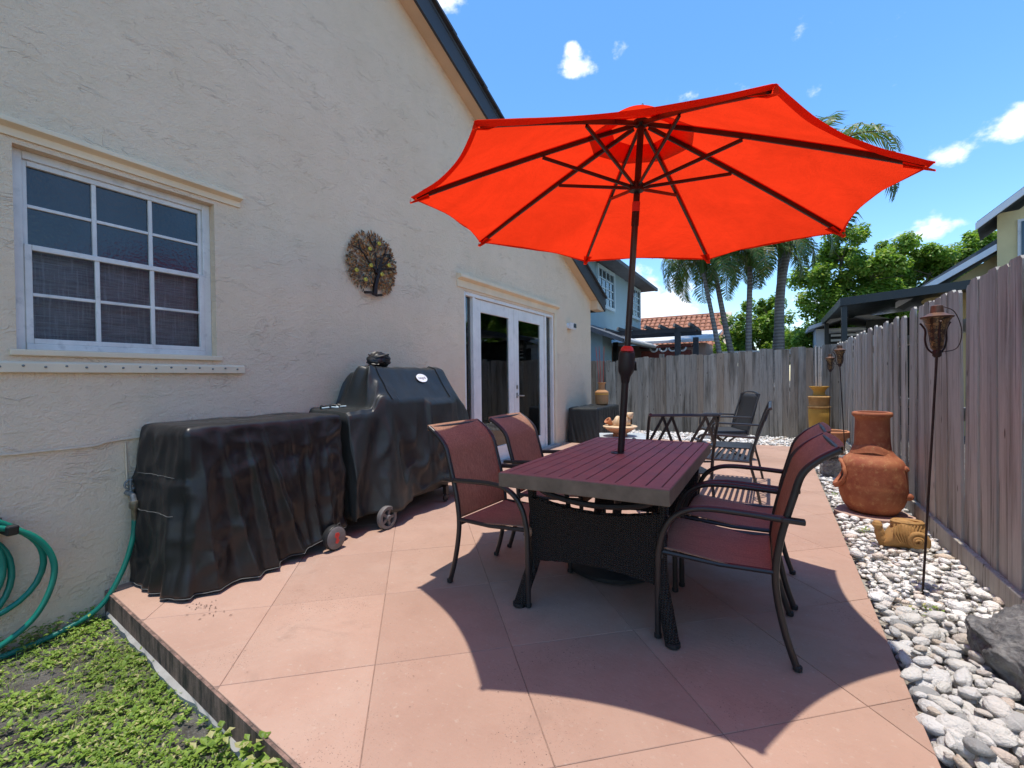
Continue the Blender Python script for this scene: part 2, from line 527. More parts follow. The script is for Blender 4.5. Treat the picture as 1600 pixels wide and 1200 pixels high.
c = t.mix(t.rng(t.noise(v, 2.2, 6, 0.7), 0.55, 0.75, 0, 0.4), c, (0.62, 0.55, 0.44))
c = t.mix(t.rng(t.noise(v, 9, 5, 0.75), 0.6, 0.75, 0, 0.3), c, (0.4, 0.38, 0.34))
MAT['pebble'] = t.fin(c, 0.75, t.bump(t.noise(v, 3.5, 7, 0.7), 0.6, 0.25), 0.25)
t = NT('grey_boulder')
v = t.map()
f = t.noise(v, 9, 8, 0.75, 0.8)
c = t.ramp(f, [(0.28, (0.05, 0.05, 0.052)), (0.4, (0.22, 0.22, 0.222)), (0.52, (0.40, 0.395, 0.39)), (0.66, (0.6, 0.59, 0.56))])
c = t.mix(t.rng(t.noise(v, 60, 4, 0.8), 0.55, 0.7, 0, 0.7), c, (0.5, 0.49, 0.46))
MAT['boulder'] = t.fin(c, 0.95, t.bump(t.math('ADD', t.noise(v, 12, 8, 0.8), t.math('MULTIPLY', t.voro(v, 30), 0.6)), 1.0, 0.08), 0.15)
MAT['torch_copper'] = plain('aged_copper', (0.16, 0.085, 0.05), 0.5, 0.35, 15, 0.2, 50, metal=0.6)
t = NT('mosaic_glass')
v = t.map((1, 1, 1))
k = t.voro(v, 55, 'F1', 'Color')
ed = t.voro(v, 55, 'DISTANCE_TO_EDGE')
c = t.mix(t.rng(t.math('ADD', k, 0.0), 0.2, 0.8), (0.05, 0.028, 0.015), (0.26, 0.16, 0.06))
c = t.mix(t.rng(ed, 0.03, 0.08, 1, 0), c, (0.012, 0.01, 0.008))
MAT['mosaic'] = t.fin(c, 0.3, None, 0.6)
MAT['torch_iron'] = plain('rusty_torch_iron', (0.05, 0.03, 0.024), 0.6, 0.4, 25, metal=0.4)
MAT['hose'] = plain('green_hose', (0.006, 0.17, 0.115), 0.35, 0.15, 8)
MAT['brass'] = plain('old_brass', (0.18, 0.15, 0.1), 0.5, 0.4, 30, metal=0.5)
MAT['galv'] = plain('grimy_galvanised', (0.2, 0.2, 0.19), 0.6, 0.4, 30, metal=0.4)
MAT['cable'] = plain('painted_cable', (0.66, 0.5, 0.34), 0.6, 0.15, 20)
MAT['reed_red'] = plain('red_reed', (0.36, 0.07, 0.05), 0.6, 0.2, 20)
MAT['reed_white'] = plain('pale_bamboo', (0.6, 0.55, 0.45), 0.6, 0.2, 20)
MAT['stone_top'] = plain('pale_stone_top', (0.48, 0.52, 0.52), 0.35, 0.12, 9)
# neighbours
MAT['blue_wall'] = plain('blue_grey_siding', (0.25, 0.37, 0.42), 0.8, 0.06, 2, 0.2, 40)
MAT['blue_trim'] = plain('pale_blue_trim', (0.42, 0.55, 0.6), 0.6, 0.05)
MAT['grey_roof'] = plain('grey_roof_shingle', (0.09, 0.1, 0.11), 0.8, 0.25, 5, 0.3, 30)
MAT['dark_pane'] = t = plain('dark_window_pane', (0.03, 0.05, 0.06), 0.08, 0.2, spec=0.6)
MAT['orange_tile'] = plain('orange_roof_tile', (0.32, 0.135, 0.075), 0.8, 0.35, 3, 0.3, 20)
MAT['cream_wall'] = plain('cream_wall', (0.55, 0.47, 0.36), 0.85, 0.08, 2)
MAT['yellow_wall'] = plain('yellow_stucco', (0.68, 0.53, 0.26), 0.85, 0.07, 3, 0.3, 60)
MAT['white_paint'] = plain('white_paint', (0.68, 0.69, 0.69), 0.6, 0.06, 2)
MAT['navy_metal'] = plain('dark_awning_metal', (0.012, 0.017, 0.02), 0.4, 0.2, 3)
MAT['pergola_wood'] = plain('dark_pergola_wood', (0.03, 0.032, 0.036), 0.7, 0.3, 8)
MAT['red_wood'] = plain('red_stained_wood', (0.15, 0.03, 0.02), 0.6, 0.2, 8)


# ------------------------------------------------------------------ mesh helpers
class MB:
    def __init__(s):
        s.v, s.f = [], []

    def add(s, vs, fs):
        o = len(s.v)
        s.v += [tuple(p) for p in vs]
        s.f += [tuple(i + o for i in f) for f in fs]
        return s

    def box(s, x0, x1, y0, y1, z0, z1):
        return s.add([(x0, y0, z0), (x1, y0, z0), (x1, y1, z0), (x0, y1, z0), (x0, y0, z1), (x1, y0, z1), (x1, y1, z1), (x0, y1, z1)],
                     [(0, 3, 2, 1), (4, 5, 6, 7), (0, 1, 5, 4), (1, 2, 6, 5), (2, 3, 7, 6), (3, 0, 4, 7)])

    def bar(s, a, b, w, h, upv=(0, 0, 1)):
        a, b = Vector(a), Vector(b)
        d = (b - a).normalized()
        u = Vector(upv)
        if abs(d.dot(u)) > 0.98:
            u = Vector((1, 0, 0))
        sx = d.cross(u).normalized() * w / 2
        sz = sx.cross(d).normalized() * h / 2
        vs = [a - sx - sz, a + sx - sz, a + sx + sz, a - sx + sz, b - sx - sz, b + sx - sz, b + sx + sz, b - sx + sz]
        return s.add(vs, [(0, 1, 2, 3), (7, 6, 5, 4), (0, 4, 5, 1), (1, 5, 6, 2), (2, 6, 7, 3), (3, 7, 4, 0)])

    def tube(s, pts, r, n=8, closed=False, caps=True):
        P = [Vector(p) for p in pts]
        R = r if isinstance(r, (list, tuple)) else [r] * len(P)
        N = len(P)
        ts = []
        for i in range(N):
            a = P[i - 1] if (i > 0 or closed) else P[0]
            b = P[(i + 1) % N] if (i < N - 1 or closed) else P[-1]
            ts.append((b - a).normalized())
        t0 = ts[0]
        u = Vector((0, 0, 1)) if abs(t0.z) < 0.9 else Vector((1, 0, 0))
        u = (u - t0 * u.dot(t0)).normalized()
        vs, fs = [], []
        for i in range(N):
            if i:
                u = (u - ts[i] * u.dot(ts[i]))
                u = u.normalized() if u.length > 1e-6 else Vector((1, 0, 0))
            w = ts[i].cross(u)
            for k in range(n):
                a = 2 * pi * k / n
                vs.append(P[i] + (u * cos(a) + w * sin(a)) * R[i])
        M = N if closed else N - 1
        for i in range(M):
            for k in range(n):
                a, b = i * n + k, i * n + (k + 1) % n
                c, d = ((i + 1) % N) * n + (k + 1) % n, ((i + 1) % N) * n + k
                fs.append((a, b, c, d))
        if caps and not closed:
            fs.append(tuple(range(n - 1, -1, -1)))
            fs.append(tuple((N - 1) * n + k for k in range(n)))
        return s.add(vs, fs)

    def lathe(s, prof, n=32, c=(0, 0, 0), caps=True):
        vs, fs = [], []
        for (r, z) in prof:
            for k in range(n):
                a = 2 * pi * k / n
                vs.append((c[0] + r * cos(a), c[1] + r * sin(a), c[2] + z))
        for i in range(len(prof) - 1):
            for k in range(n):
                fs.append((i * n + k, i * n + (k + 1) % n, (i + 1) * n + (k + 1) % n, (i + 1) * n + k))
        if caps:
            fs.append(tuple(range(n - 1, -1, -1)))
            fs.append(tuple((len(prof) - 1) * n + k for k in range(n)))
        return s.add(vs, fs)

    def prism(s, poly, axis, a, b):
        # poly of 2D points extruded along axis ('x','y','z') from a to b
        def p3(q, d):
            return {'x': (d, q[0], q[1]), 'y': (q[0], d, q[1]), 'z': (q[0], q[1], d)}[axis]
        n = len(poly)
        vs = [p3(q, a) for q in poly] + [p3(q, b) for q in poly]
        fs = [tuple(range(n - 1, -1, -1)), tuple(range(n, 2 * n))]
        fs += [(i, (i + 1) % n, n + (i + 1) % n, n + i) for i in range(n)]
        return s.add(vs, fs)

    def grid(s, rows, closed=False):
        n = len(rows[0])
        vs = [p for r in rows for p in r]
        fs = []
        m = n if closed else n - 1
        for i in range(len(rows) - 1):
            for k in range(m):
                fs.append((i * n + k, i * n + (k + 1) % n, (i + 1) * n + (k + 1) % n, (i + 1) * n + k))
        return s.add(vs, fs)

    def mesh(s, name, mat=None, smooth=False, angle=40):
        me = bpy.data.meshes.new(name)
        me.from_pydata(s.v, [], s.f)
        bm = bmesh.new()
        bm.from_mesh(me)
        bmesh.ops.recalc_face_normals(bm, faces=bm.faces)
        bm.to_mesh(me)
        bm.free()
        if smooth:
            me.shade_smooth()
            me.set_sharp_from_angle(angle=radians(angle))
        if mat:
            me.materials.append(MAT[mat])
        return me

    def build(s, name, mat, parent=None, smooth=False, bevel=0, solid=0, loc=None, rot=None, angle=40, segs=2):
        o = bpy.data.objects.new(name, s.mesh(name, mat, smooth, angle))
        COL.objects.link(o)
        if parent:
            o.parent = parent
        if loc:
            o.location = loc
        if rot:
            o.rotation_euler = rot
        if solid:
            m = o.modifiers.new('solid', 'SOLIDIFY')
            m.thickness = solid
        if bevel:
            m = o.modifiers.new('bevel', 'BEVEL')
            m.width = bevel
            m.segments = segs
            m.limit_method = 'ANGLE'
            m.angle_limit = radians(35)
        return o


def tag(o, label=None, cat=None, group=None, kind=None):
    if label:
        o['label'] = label
    if cat:
        o['category'] = cat
    if group:
        o['group'] = group
    if kind:
        o['kind'] = kind
    return o


def thing(name, label, cat, loc=(0, 0, 0), rz=0, group=None):
    o = bpy.data.objects.new(name, None)
    o.empty_display_size = 0.1
    COL.objects.link(o)
    o.location = loc
    o.rotation_euler = (0, 0, rz)
    return tag(o, label, cat, group)


def part(name, me, parent, loc=(0, 0, 0), rot=(0, 0, 0), scale=(1, 1, 1)):
    o = bpy.data.objects.new(name, me)
    COL.objects.link(o)
    o.parent = parent
    o.location = loc
    o.rotation_euler = rot
    o.scale = scale
    return o


def copy_thing(root, loc, rz, label, group=None):
    def rec(o, par):
        c = o.copy()
        COL.objects.link(c)
        if par:
            c.parent = par
        for ch in KIDS.get(o.name, []):
            rec(ch, c)
        return c
    KIDS = {}
    for o in bpy.data.objects:
        if o.parent:
            KIDS.setdefault(o.parent.name, []).append(o)
    r = rec(root, None)
    r.location = loc
    r.rotation_euler = (0, 0, rz)
    r['label'] = label
    if group:
        r['group'] = group
    return r


def cr(pts, m=6):
    """Catmull-Rom through points"""
    P = [Vector(p) for p in pts]
    out = []
    for i in range(len(P) - 1):
        a = P[i - 1] if i else P[0] * 2 - P[1]
        b, c = P[i], P[i + 1]
        d = P[i + 2] if i + 2 < len(P) else P[-1] * 2 - P[-2]
        for k in range(m):
            t = k / m
            out.append(0.5 * ((2 * b) + (c - a) * t + (2 * a - 5 * b + 4 * c - d) * t * t + (3 * b - a - 3 * c + d) * t ** 3))
    out.append(P[-1])
    return out


def lerp(a, b, t):
    return a + (b - a) * t


def nz(x, y=0.0, z=0.0):
    return noise.noise(Vector((x, y, z)))


# ================================================================== GROUND
XW = -3.45          # house wall plane
XF = 1.107          # right fence plane
g = MB().add([(-90, -90, -0.16), (90, -90, -0.16), (90, 140, -0.16), (-90, 140, -0.16)], [(0, 1, 2, 3)])
tag(g.build('ground', 'soil'), kind='structure')

# patio slab, painted edge, score-jointed panels
FE = [(-3.45, 1.14), (-1.5, 0.925), (0.445, 0.709)]


def front_y(x):
    for (a, b), (c, d) in zip(FE, FE[1:]):
        if x <= c:
            return b + (d - b) * (x - a) / (c - a)
    return FE[-1][1]


def edge_x(y):
    return 0.436 + 0.007 * (y - 1.86)


PATIO = FE + [(0.475, 6.4), (0.485, 9.15), (-3.45, 9.3)]
patio = MB().prism(PATIO, 'z', -0.155, -0.007).build('patio', 'patio_joint')
tag(patio, kind='structure')
edge = MB()
for (a, b), (c, d) in zip(FE, FE[1:]):
    n = 10
    for i in range(n):
        t0, t1 = i / n, (i + 1) / n
        edge.add([(lerp(a, c, t0), lerp(b, d, t0) - 0.012, -0.16), (lerp(a, c, t1), lerp(b, d, t1) - 0.012, -0.16),
                  (lerp(a, c, t1), lerp(b, d, t1) - 0.012, -0.009), (lerp(a, c, t0), lerp(b, d, t0) - 0.012, -0.009),
                  (lerp(a, c, t0), lerp(b, d, t0) + 0.01, -0.16), (lerp(a, c, t1), lerp(b, d, t1) + 0.01, -0.16),
                  (lerp(a, c, t1), lerp(b, d, t1) + 0.01, -0.009), (lerp(a, c, t0), lerp(b, d, t0) + 0.01, -0.009)],
                 [(0, 1, 2, 3), (3, 2, 6, 7)])
edge.build('slab_edge', 'slab_edge', patio)
ft = MB()
rr = random.Random(5)
pts = []
for i in range(61):
    x = -3.4 + 3.7 * i / 60
    pts.append((x, front_y(x) - 0.012, front_y(x) - 0.014 - 0.045 * max(0, nz(x * 2.3, 3) + 0.15) - 0.012 * rr.random()))
for (a, b) in zip(pts, pts[1:]):
    ft.add([(a[0], a[1], -0.116), (b[0], b[1], -0.116), (b[0], b[2], -0.125), (a[0], a[2], -0.125), (a[0], a[2], -0.17), (b[0], b[2], -0.17)], [(0, 1, 2, 3), (3, 2, 5, 4)])
ft.build('footing', 'footing', patio)


def clip(poly, cv):
    out = poly
    n = len(cv)
    for i in range(n):
        ax, ay = cv[i]
        bx, by = cv[(i + 1) % n]
        inp, out = out, []
        if not inp:
            break
        for k in range(len(inp)):
            p, q = inp[k], inp[(k + 1) % len(inp)]
            sp = (bx - ax) * (p[1] - ay) - (by - ay) * (p[0] - ax)
            sq = (bx - ax) * (q[1] - ay) - (by - ay) * (q[0] - ax)
            if sp >= 0:
                out.append(p)
            if sp * sq < 0:
                u = sp / (sp - sq)
                out.append((p[0] + (q[0] - p[0]) * u, p[1] + (q[1] - p[1]) * u))
    return out


NX, NY = cos(radians(41.5)), sin(radians(41.5))
TX, TY = NY, -NX
J = 0.0014
for i in range(-8, 18):
    for k in range(-18, 8):
        n0, n1 = -0.195 + 0.602 * i + J, -0.195 + 0.602 * (i + 1) - J
        t0, t1 = -1.365 + 0.663 * k + J, -1.365 + 0.663 * (k + 1) - J
        q = [(n0 * NX + t * TX, n0 * NY + t * TY) for t in (t1, t0)] + [(n1 * NX + t * TX, n1 * NY + t * TY) for t in (t0, t1)]
        pl = clip(q, PATIO)
        if len(pl) < 3:
            pl = clip(q[::-1], PATIO)
        if len(pl) < 3:
            continue
        ar = 0.5 * abs(sum(pl[m][0] * pl[(m + 1) % len(pl)][1] - pl[(m + 1) % len(pl)][0] * pl[m][1] for m in range(len(pl))))
        if ar < 0.004:
            continue
        MB().prism(pl, 'z', -0.03, -0.0032 - 0.0010 * random.random()).build('concrete_panel', 'patio', patio, bevel=0.0018, segs=1)

# ------------------------------------------------------------------ pebble bed
BED = [(0.44, 0.5), (1.35, 0.5), (1.35, 10.6), (0.44, 10.6)]
bed = MB()
bed.add([(0.40, 0.3, -0.055), (1.4, 0.3, -0.055), (1.4, 10.7, -0.055), (0.40, 10.7, -0.055)], [(0, 1, 2, 3)])
bed.add([(-4.6, 9.1, -0.055), (0.40, 9.1, -0.055), (0.40, 11.6, -0.055), (-4.6, 11.6, -0.055)], [(0, 1, 2, 3)])
bed = tag(bed.build('pebble_bed', 'grit'), kind='structure')


def pebble_mesh(seed, sub):
    bm = bmesh.new()
    bmesh.ops.create_icosphere(bm, subdivisions=sub, radius=1.0)
    a, b, c = 1.0, 0.64 + 0.3 * nz(seed * 3.1), 0.42 + 0.2 * nz(seed * 7.7)
    for vv in bm.verts:
        p = vv.co.copy()
        k = 1 + 0.34 * noise.noise(p * 0.9 + Vector((seed * 5.3, 0, 0))) + 0.17 * noise.noise(p * 2.1 + Vector((0, seed * 3.3, 0))) + 0.05 * noise.noise(p * 5 + Vector((0, seed * 2.3, 1)))
        # superellipsoid-like flattening
        vv.co = Vector((p.x * a * k, p.y * b * k, p.z * c * k))
    me = bpy.data.meshes.new('stone')
    bm.to_mesh(me)
    bm.free()
    me.shade_smooth()
    me.materials.append(MAT['pebble'])
    return me


NEARP = [pebble_mesh(i * 1.37 + 0.5, 3 if i < 7 else 2) for i in range(14)]
FARP = [pebble_mesh(i * 2.11 + 9.5, 1) for i in range(8)]
FARD = [([tuple(v.co) for v in m.vertices], [tuple(p.vertices) for p in m.polygons]) for m in FARP]
rp = random.Random(21)
cells = {}
stones = []


def try_stone(x, y, r, z, gap=0.80):
    ck = (int(x / 0.12), int(y / 0.12))
    for i in range(-1, 2):
        for k in range(-1, 2):
            for (px, py, pr, pz) in cells.get((ck[0] + i, ck[1] + k), []):
                if (px - x) ** 2 + (py - y) ** 2 < (gap * (pr + r)) ** 2 and abs(pz - z) < 0.02:
                    return False
    cells.setdefault(ck, []).append((x, y, r, z))
    stones.append((x, y, r, z))
    return True


def in_bed(x, y):
    if x > edge_x(y) + 0.042 and 0.9 < y < 10.2 and x < 1.055:
        return True
    return 9.22 < y < 10.55 and -4.2 < x < 0.6


def avoid(x, y):
    if (x - 0.76) ** 2 + (y - 5.03) ** 2 < 0.30 ** 2:
        return True
    if abs(x - 0.99) < 0.20 and abs(y - 2.62) < 0.32:
        return True
    return False


for z, lo, hi, tries in ((-0.042, 0.025, 0.045, 12000), (-0.02, 0.03, 0.062, 18000), (0.0, 0.024, 0.045, 9000)):
    for _ in range(tries):
        if rp.random() < 0.72:
            x, y = rp.uniform(0.42, 1.06), 0.9 + 9.3 * rp.random() ** 1.25
        else:
            x, y = rp.uniform(-4.2, 0.6), rp.uniform(9.2, 10.5)
        if not in_bed(x, y) or avoid(x, y):
            continue
        r = lerp(lo * 0.65, hi, rp.random() ** 1.9) * (1.12 if y < 3.2 else 1.0)
        if z >= 0 and rp.random() < 0.72:
            continue
        try_stone(x, y, r, z)
stones.sort(key=lambda q: (q[1] if q[1] > 1.75 else 99) - 0.9 * (q[3] > -0.03))
cnt = 0
stuff = MB()
for (x, y, r, z) in stones:
    rot = (rp.uniform(-0.4, 0.4), rp.uniform(-0.4, 0.4), rp.gauss(0.6, 1.1))
    s = r * rp.uniform(1.1, 1.35)
    if cnt < 298 and y > 1.75:
        part('stone', rp.choice(NEARP), bed, (x, y, z + 0.004), rot, (s, s * rp.uniform(0.85, 1.1), s))
        cnt += 1
    else:
        M = Matrix.Translation((x, y, z + 0.004)) @ Matrix.Rotation(rot[2], 4, 'Z') @ Matrix.Rotation(rot[0], 4, 'X') @ Matrix.Diagonal((s, s, s, 1))
        vs, fs = rp.choice(FARD)
        stuff.add([M @ Vector(q) for q in vs], fs)
o = stuff.build('pebbles', 'pebble', bed, smooth=True, angle=180)
tag(o, kind='stuff')


# ------------------------------------------------------------------ weeds
def leaf(mb, p, ang, length, width, tilt, droop, rng):
    d = Vector((cos(ang), sin(ang), 0))
    s = Vector((-sin(ang), cos(ang), 0))
    a = Vector(p)
    m = a + d * length * 0.5 * cos(tilt) + Vector((0, 0, length * 0.5 * sin(tilt)))
    e = m + d * length * 0.5 * cos(tilt - droop) + Vector((0, 0, length * 0.5 * sin(tilt - droop)))
    mb.add([a, m - s * width / 2, m + Vector((0, 0, -width * 0.12)), m + s * width / 2, e], [(0, 1, 2), (0, 2, 3), (1, 4, 2), (2, 4, 3)])


weeds = MB()
rw = random.Random(3)
n = 0
while n < 7600:
    x, y = rw.uniform(-3.42, -0.35), rw.uniform(0.02, 1.1)
    fy = front_y(x)
    if y > fy - 0.002:
        continue
    near_edge = max(0, 1 - (fy - y) / 0.25)
    dens = 0.55 + 0.8 * nz(x * 3.2, y * 3.2, 4.0) + 0.35 * nz(x * 8, y * 8, 1.0) + 0.25 * near_edge
    if x < -2.9:
        dens -= 0.25 * (1 - near_edge)
    if rw.random() > dens:
        continue
    n += 1
    k = rw.randint(3, 6)
    big = rw.choice((0.4, 0.5, 0.6, 0.75, 1.05))
    a0 = rw.uniform(0, 2 * pi)
    z0 = -0.16 + rw.uniform(0.0, 0.03)
    for q in range(k):
        leaf(weeds, (x, y, z0), a0 + q * 2.4 + rw.uniform(-0.4, 0.4), rw.uniform(0.018, 0.036) * big, rw.uniform(0.010, 0.018) * big, rw.uniform(0.15, 1.1), rw.uniform(0.3, 1.0), rw)
# grass blades among the weeds
for q in range(8000):
    x, y = rw.uniform(-3.42, -0.35), rw.uniform(0.02, 1.1)
    if y > front_y(x) - 0.014 or nz(x * 3, y * 3, 9.0) < -0.05:
        continue
    leaf(weeds, (x, y, -0.16), rw.uniform(0, 6.28), rw.uniform(0.03, 0.06), rw.uniform(0.002, 0.004), rw.uniform(0.6, 1.4), rw.uniform(0.3, 1.0), rw)
# taller clump at the near corner of the slab
for q in range(90):
    x = rw.gauss(-1.42, 0.16)
    y = front_y(x) - abs(rw.gauss(0.02, 0.05))
    h = rw.uniform(0.02, 0.15)
    for k in range(4):
        leaf(weeds, (x, y, -0.16 + h), rw.uniform(0, 6.28), rw.uniform(0.03, 0.05), rw.uniform(0.018, 0.03), rw.uniform(0.0, 0.8), 0.6, rw)
# straggle at the wall foot
for q in range(120):
    y = rw.uniform(0.6, 1.08)
    x = XW + abs(rw.gauss(0.03, 0.04)) + 0.01
    for k in range(3):
        leaf(weeds, (x, y, -0.16 + rw.uniform(0, 0.09)), rw.uniform(0, 6.28), 0.026, 0.016, rw.uniform(0, 0.9), 0.6, rw)
tag(weeds.build('ground_cover', 'weed'), 'low green weeds growing over bare soil beside the patio edge', 'weeds', kind='stuff')
bits = MB()
for (x, y) in ((0.62, 3.02), (0.70, 3.08), (1.03, 3.02), (1.0, 2.97), (0.60, 4.4), (0.55, 5.6)):
    for q in range(14):
        leaf(bits, (x + rw.gauss(0, 0.02), y + rw.gauss(0, 0.02), 0.0 + rw.uniform(0, 0.02)), rw.uniform(0, 6.28), 0.03, 0.014, rw.uniform(0.2, 1.0), 0.5, rw)
tag(bits.build('pebble_weeds', 'weed', bed), kind='stuff')

# ================================================================== HOUSE
house = thing('house', 'beige stucco house with sloping gable, window and white french doors', 'house', (XW, 0, -0.16))
HX, HZ = XW, -0.16


def H(y, z):
    return (y, z - HZ)


def soff(y):
    return 2.892 + 0.405 * (9.615 - y)


W0, W1, WZ0, WZ1 = 0.79, 1.785, 1.41, 2.49
D0, D1, DZ0, DZ1 = 4.82, 7.60, -0.06, 2.37
YE, YS, APEX = 9.55, -4.5, -0.6
w = MB()


def wq(y0, y1, z0a, z1a, z0b=None, z1b=None):
    z0b = z0a if z0b is None else z0b
    z1b = z1a if z1b is None else z1b
    w.add([(0, y0, z0a - HZ), (0, y1, z0b - HZ), (0, y1, z1b - HZ), (0, y0, z1a - HZ)], [(0, 1, 2, 3)])


def top(y):
    return soff(y) if y >= APEX else soff(2 * APEX - y)


ys = [YS, APEX, W0, W1, D0, D1, YE]
for a, b in zip(ys, ys[1:]):
    if (a, b) == (W0, W1):
        wq(a, b, -0.3, WZ0)
        wq(a, b, WZ1, top(a), WZ1, top(b))
    elif (a, b) == (D0, D1):
        wq(a, b, -0.3, DZ0)
        wq(a, b, DZ1, top(a), DZ1, top(b))
    else:
        wq(a, b, -0.3, top(a), -0.3, top(b))
# end wall, thickness, reveals
w.box(-0.25, -0.001, YE - 0.25, YE - 0.001, -0.14, top(YE) - HZ)
w.add([(0, YE, -0.14), (-7, YE, -0.14), (-7, YE, top(YE) - HZ), (0, YE, top(YE) - HZ)], [(0, 1, 2, 3)])
for (a, b, c, d) in ((W0, W1, WZ0, WZ1), (D0, D1, DZ0, DZ1)):
    dp = -0.15
    w.add([(0, a, c - HZ), (dp, a, c - HZ), (dp, a, d - HZ), (0, a, d - HZ)], [(0, 1, 2, 3)])
    w.add([(0, b, c - HZ), (dp, b, c - HZ), (dp, b, d - HZ), (0, b, d - HZ)], [(0, 1, 2, 3)])
    w.add([(0, a, d - HZ), (dp, a, d - HZ), (dp, b, d - HZ), (0, b, d - HZ)], [(0, 1, 2, 3)])
    w.add([(0, a, c - HZ), (dp, a, c - HZ), (dp, b, c - HZ), (0, b, c - HZ)], [(0, 1, 2, 3)])
w.build('wall', 'stucco', house)
# dim rooms behind the openings
rm = MB()
for (a, b, c, d, dep) in ((W0 - 1.0, W1 + 1.0, 0.0, 2.75, 3.0), (D0 - 1.0, D1 + 1.2, -0.07, 2.75, 5.0)):
    x0, x1 = -dep, -0.16
    P = [(x0, a, c - HZ), (x1, a, c - HZ), (x1, b, c - HZ), (x0, b, c - HZ), (x0, a, d - HZ), (x1, a, d - HZ), (x1, b, d - HZ), (x0, b, d - HZ)]
    rm.add(P, [(0, 1, 2, 3), (4, 5, 6, 7), (0, 1, 5, 4), (2, 3, 7, 6), (3, 0, 4, 7)])
rm.build('room_lining', 'room', house)

# rake: soffit board, fascia, roof deck and tiles
OV = 0.16


def rake(name, mat, x0, x1, dz0, dz1, y0=APEX, y1=9.98):
    m = MB()
    pl = []
    for (ya, yb, sgn) in ((y0, y1, 1),):
        vs = []
        for y in (ya, yb):
            for x in (x0, x1):
                for dz in (dz0, dz1):
                    vs.append((x, y, soff(y) + dz - HZ))
        m.add(vs, [(0, 1, 3, 2), (4, 6, 7, 5), (0, 4, 5, 1), (2, 3, 7, 6), (0, 2, 6, 4), (1, 5, 7, 3)])
        vs2 = [(a, 2 * y0 - b, c) for (a, b, c) in vs]
        vs2 = [(a, b + 0.002, c) for (a, b, c) in vs2]
        m.add(vs2, [(0, 1, 3, 2), (4, 6, 7, 5), (0, 4, 5, 1), (2, 3, 7, 6), (0, 2, 6, 4), (1, 5, 7, 3)])
    return m.build(name, mat, house)


rake('soffit', 'soffit', -0.02, OV, 0.0, 0.03)
rake('fascia', 'fascia', OV + 0.001, OV + 0.03, -0.012, 0.22)
roof = rake('roof', 'charcoal_tile', -6.0, OV + 0.035, 0.222, 0.26)
eave = MB().prism([(9.55, soff(9.55) - HZ), (9.98, soff(9.98) - HZ), (9.98, soff(9.98) - HZ - 0.03), (9.55, soff(9.98) - HZ - 0.03)], 'x', -0.02, OV)
eave.build('eave_box', 'soffit', house)
MB().box(-5, OV + 0.03, 9.982, 10.01, soff(9.98) - HZ - 0.03, soff(9.98) - HZ + 0.2).build('eave_fascia', 'fascia', house)
tm = MB()
tm.bar((0, 0, 0), (0, 0.40, -0.405 * 0.40 + 0.012), 0.30, 0.03)
tile_me = tm.mesh('roof_tile', 'charcoal_tile')
y = APEX
while y < 9.7:
    part('roof_tile', tile_me, roof, (OV - 0.075, y, soff(y) + 0.285 - HZ), (0, random.uniform(-0.02, 0.02), 0))
    y += 0.33

# window
win = MB()
fx = -0.11
win.box(fx, fx + 0.05, W0 + 0.0, W0 + 0.05, WZ0 - HZ, WZ1 - HZ)
win.box(fx, fx + 0.05, W1 - 0.05, W1, WZ0 - HZ, WZ1 - HZ)
win.box(fx, fx + 0.05, W0 + 0.05, W1 - 0.05, WZ1 - 0.045 - HZ, WZ1 - HZ)
win.box(fx, fx + 0.06, W0 + 0.05, W1 - 0.05, WZ0 - HZ, WZ0 + 0.035 - HZ)
win = win.build('window', 'white_frame', house, bevel=0.004)
zm = 1.955
a0, a1 = W0 + 0.05, W1 - 0.05
# upper sash (set back), lower sash (proud)
for (nm, z0, z1, x, gl) in (('upper_sash', zm, WZ1 - 0.045, fx + 0.005, 'obscure_glass'), ('lower_sash', WZ0 + 0.035, zm + 0.03, fx + 0.025, 'glass')):
    s = MB()
    st = 0.02 if nm == 'upper_sash' else 0.03
    s.box(x, x + 0.03, a0, a0 + st, z0 - HZ, z1 - HZ)
    s.box(x, x + 0.03, a1 - st, a1, z0 - HZ, z1 - HZ)
    s.box(x, x + 0.032, a0 + st, a1 - st, z1 - 0.03 - HZ, z1 - HZ)
    s.box(x, x + 0.032, a0 + st, a1 - st, z0 - HZ, z0 + 0.028 - HZ)
    s.build(nm, 'white_frame', win, bevel=0.003)
    zi0, zi1 = z0 + 0.028, z1 - 0.03
    zc = (zi0 + zi1) / 2
    for j in (1, 2):
        yy = a0 + st + (a1 - a0 - 2 * st) * j / 3
        MB().box(x + 0.004, x + 0.027, yy - 0.011, yy + 0.011, zi0 - HZ, zi1 - HZ).build('muntin', 'white_frame', win, bevel=0.003)
    for j in range(3):
        ya = a0 + st + (a1 - a0 - 2 * st) * j / 3 + 0.011 * (j > 0)
        yb = a0 + st + (a1 - a0 - 2 * st) * (j + 1) / 3 - 0.011 * (j < 2)
        MB().box(x + 0.006, x + 0.025, ya, yb, zc - 0.009 - HZ, zc + 0.009 - HZ).build('muntin', 'white_frame', win, bevel=0.003)
        for (q0, q1) in ((zi0, zc - 0.009), (zc + 0.009, zi1)):
            MB().box(x + 0.008, x + 0.012, ya, yb, q0 - HZ, q1 - HZ).build('pane', gl, win)
sh = MB()
rows = []
for i in range(30):
    z = lerp(WZ0 + 0.03, 1.97, i / 29)
    rows.append([(fx - 0.045 + 0.006 * nz(yy * 5, z * 20) + 0.004 * (i % 2), yy, z - HZ) for yy in [lerp(a0, a1, k / 30) for k in range(31)]])
sh.grid(rows).build('woven_shade', 'shade', win)
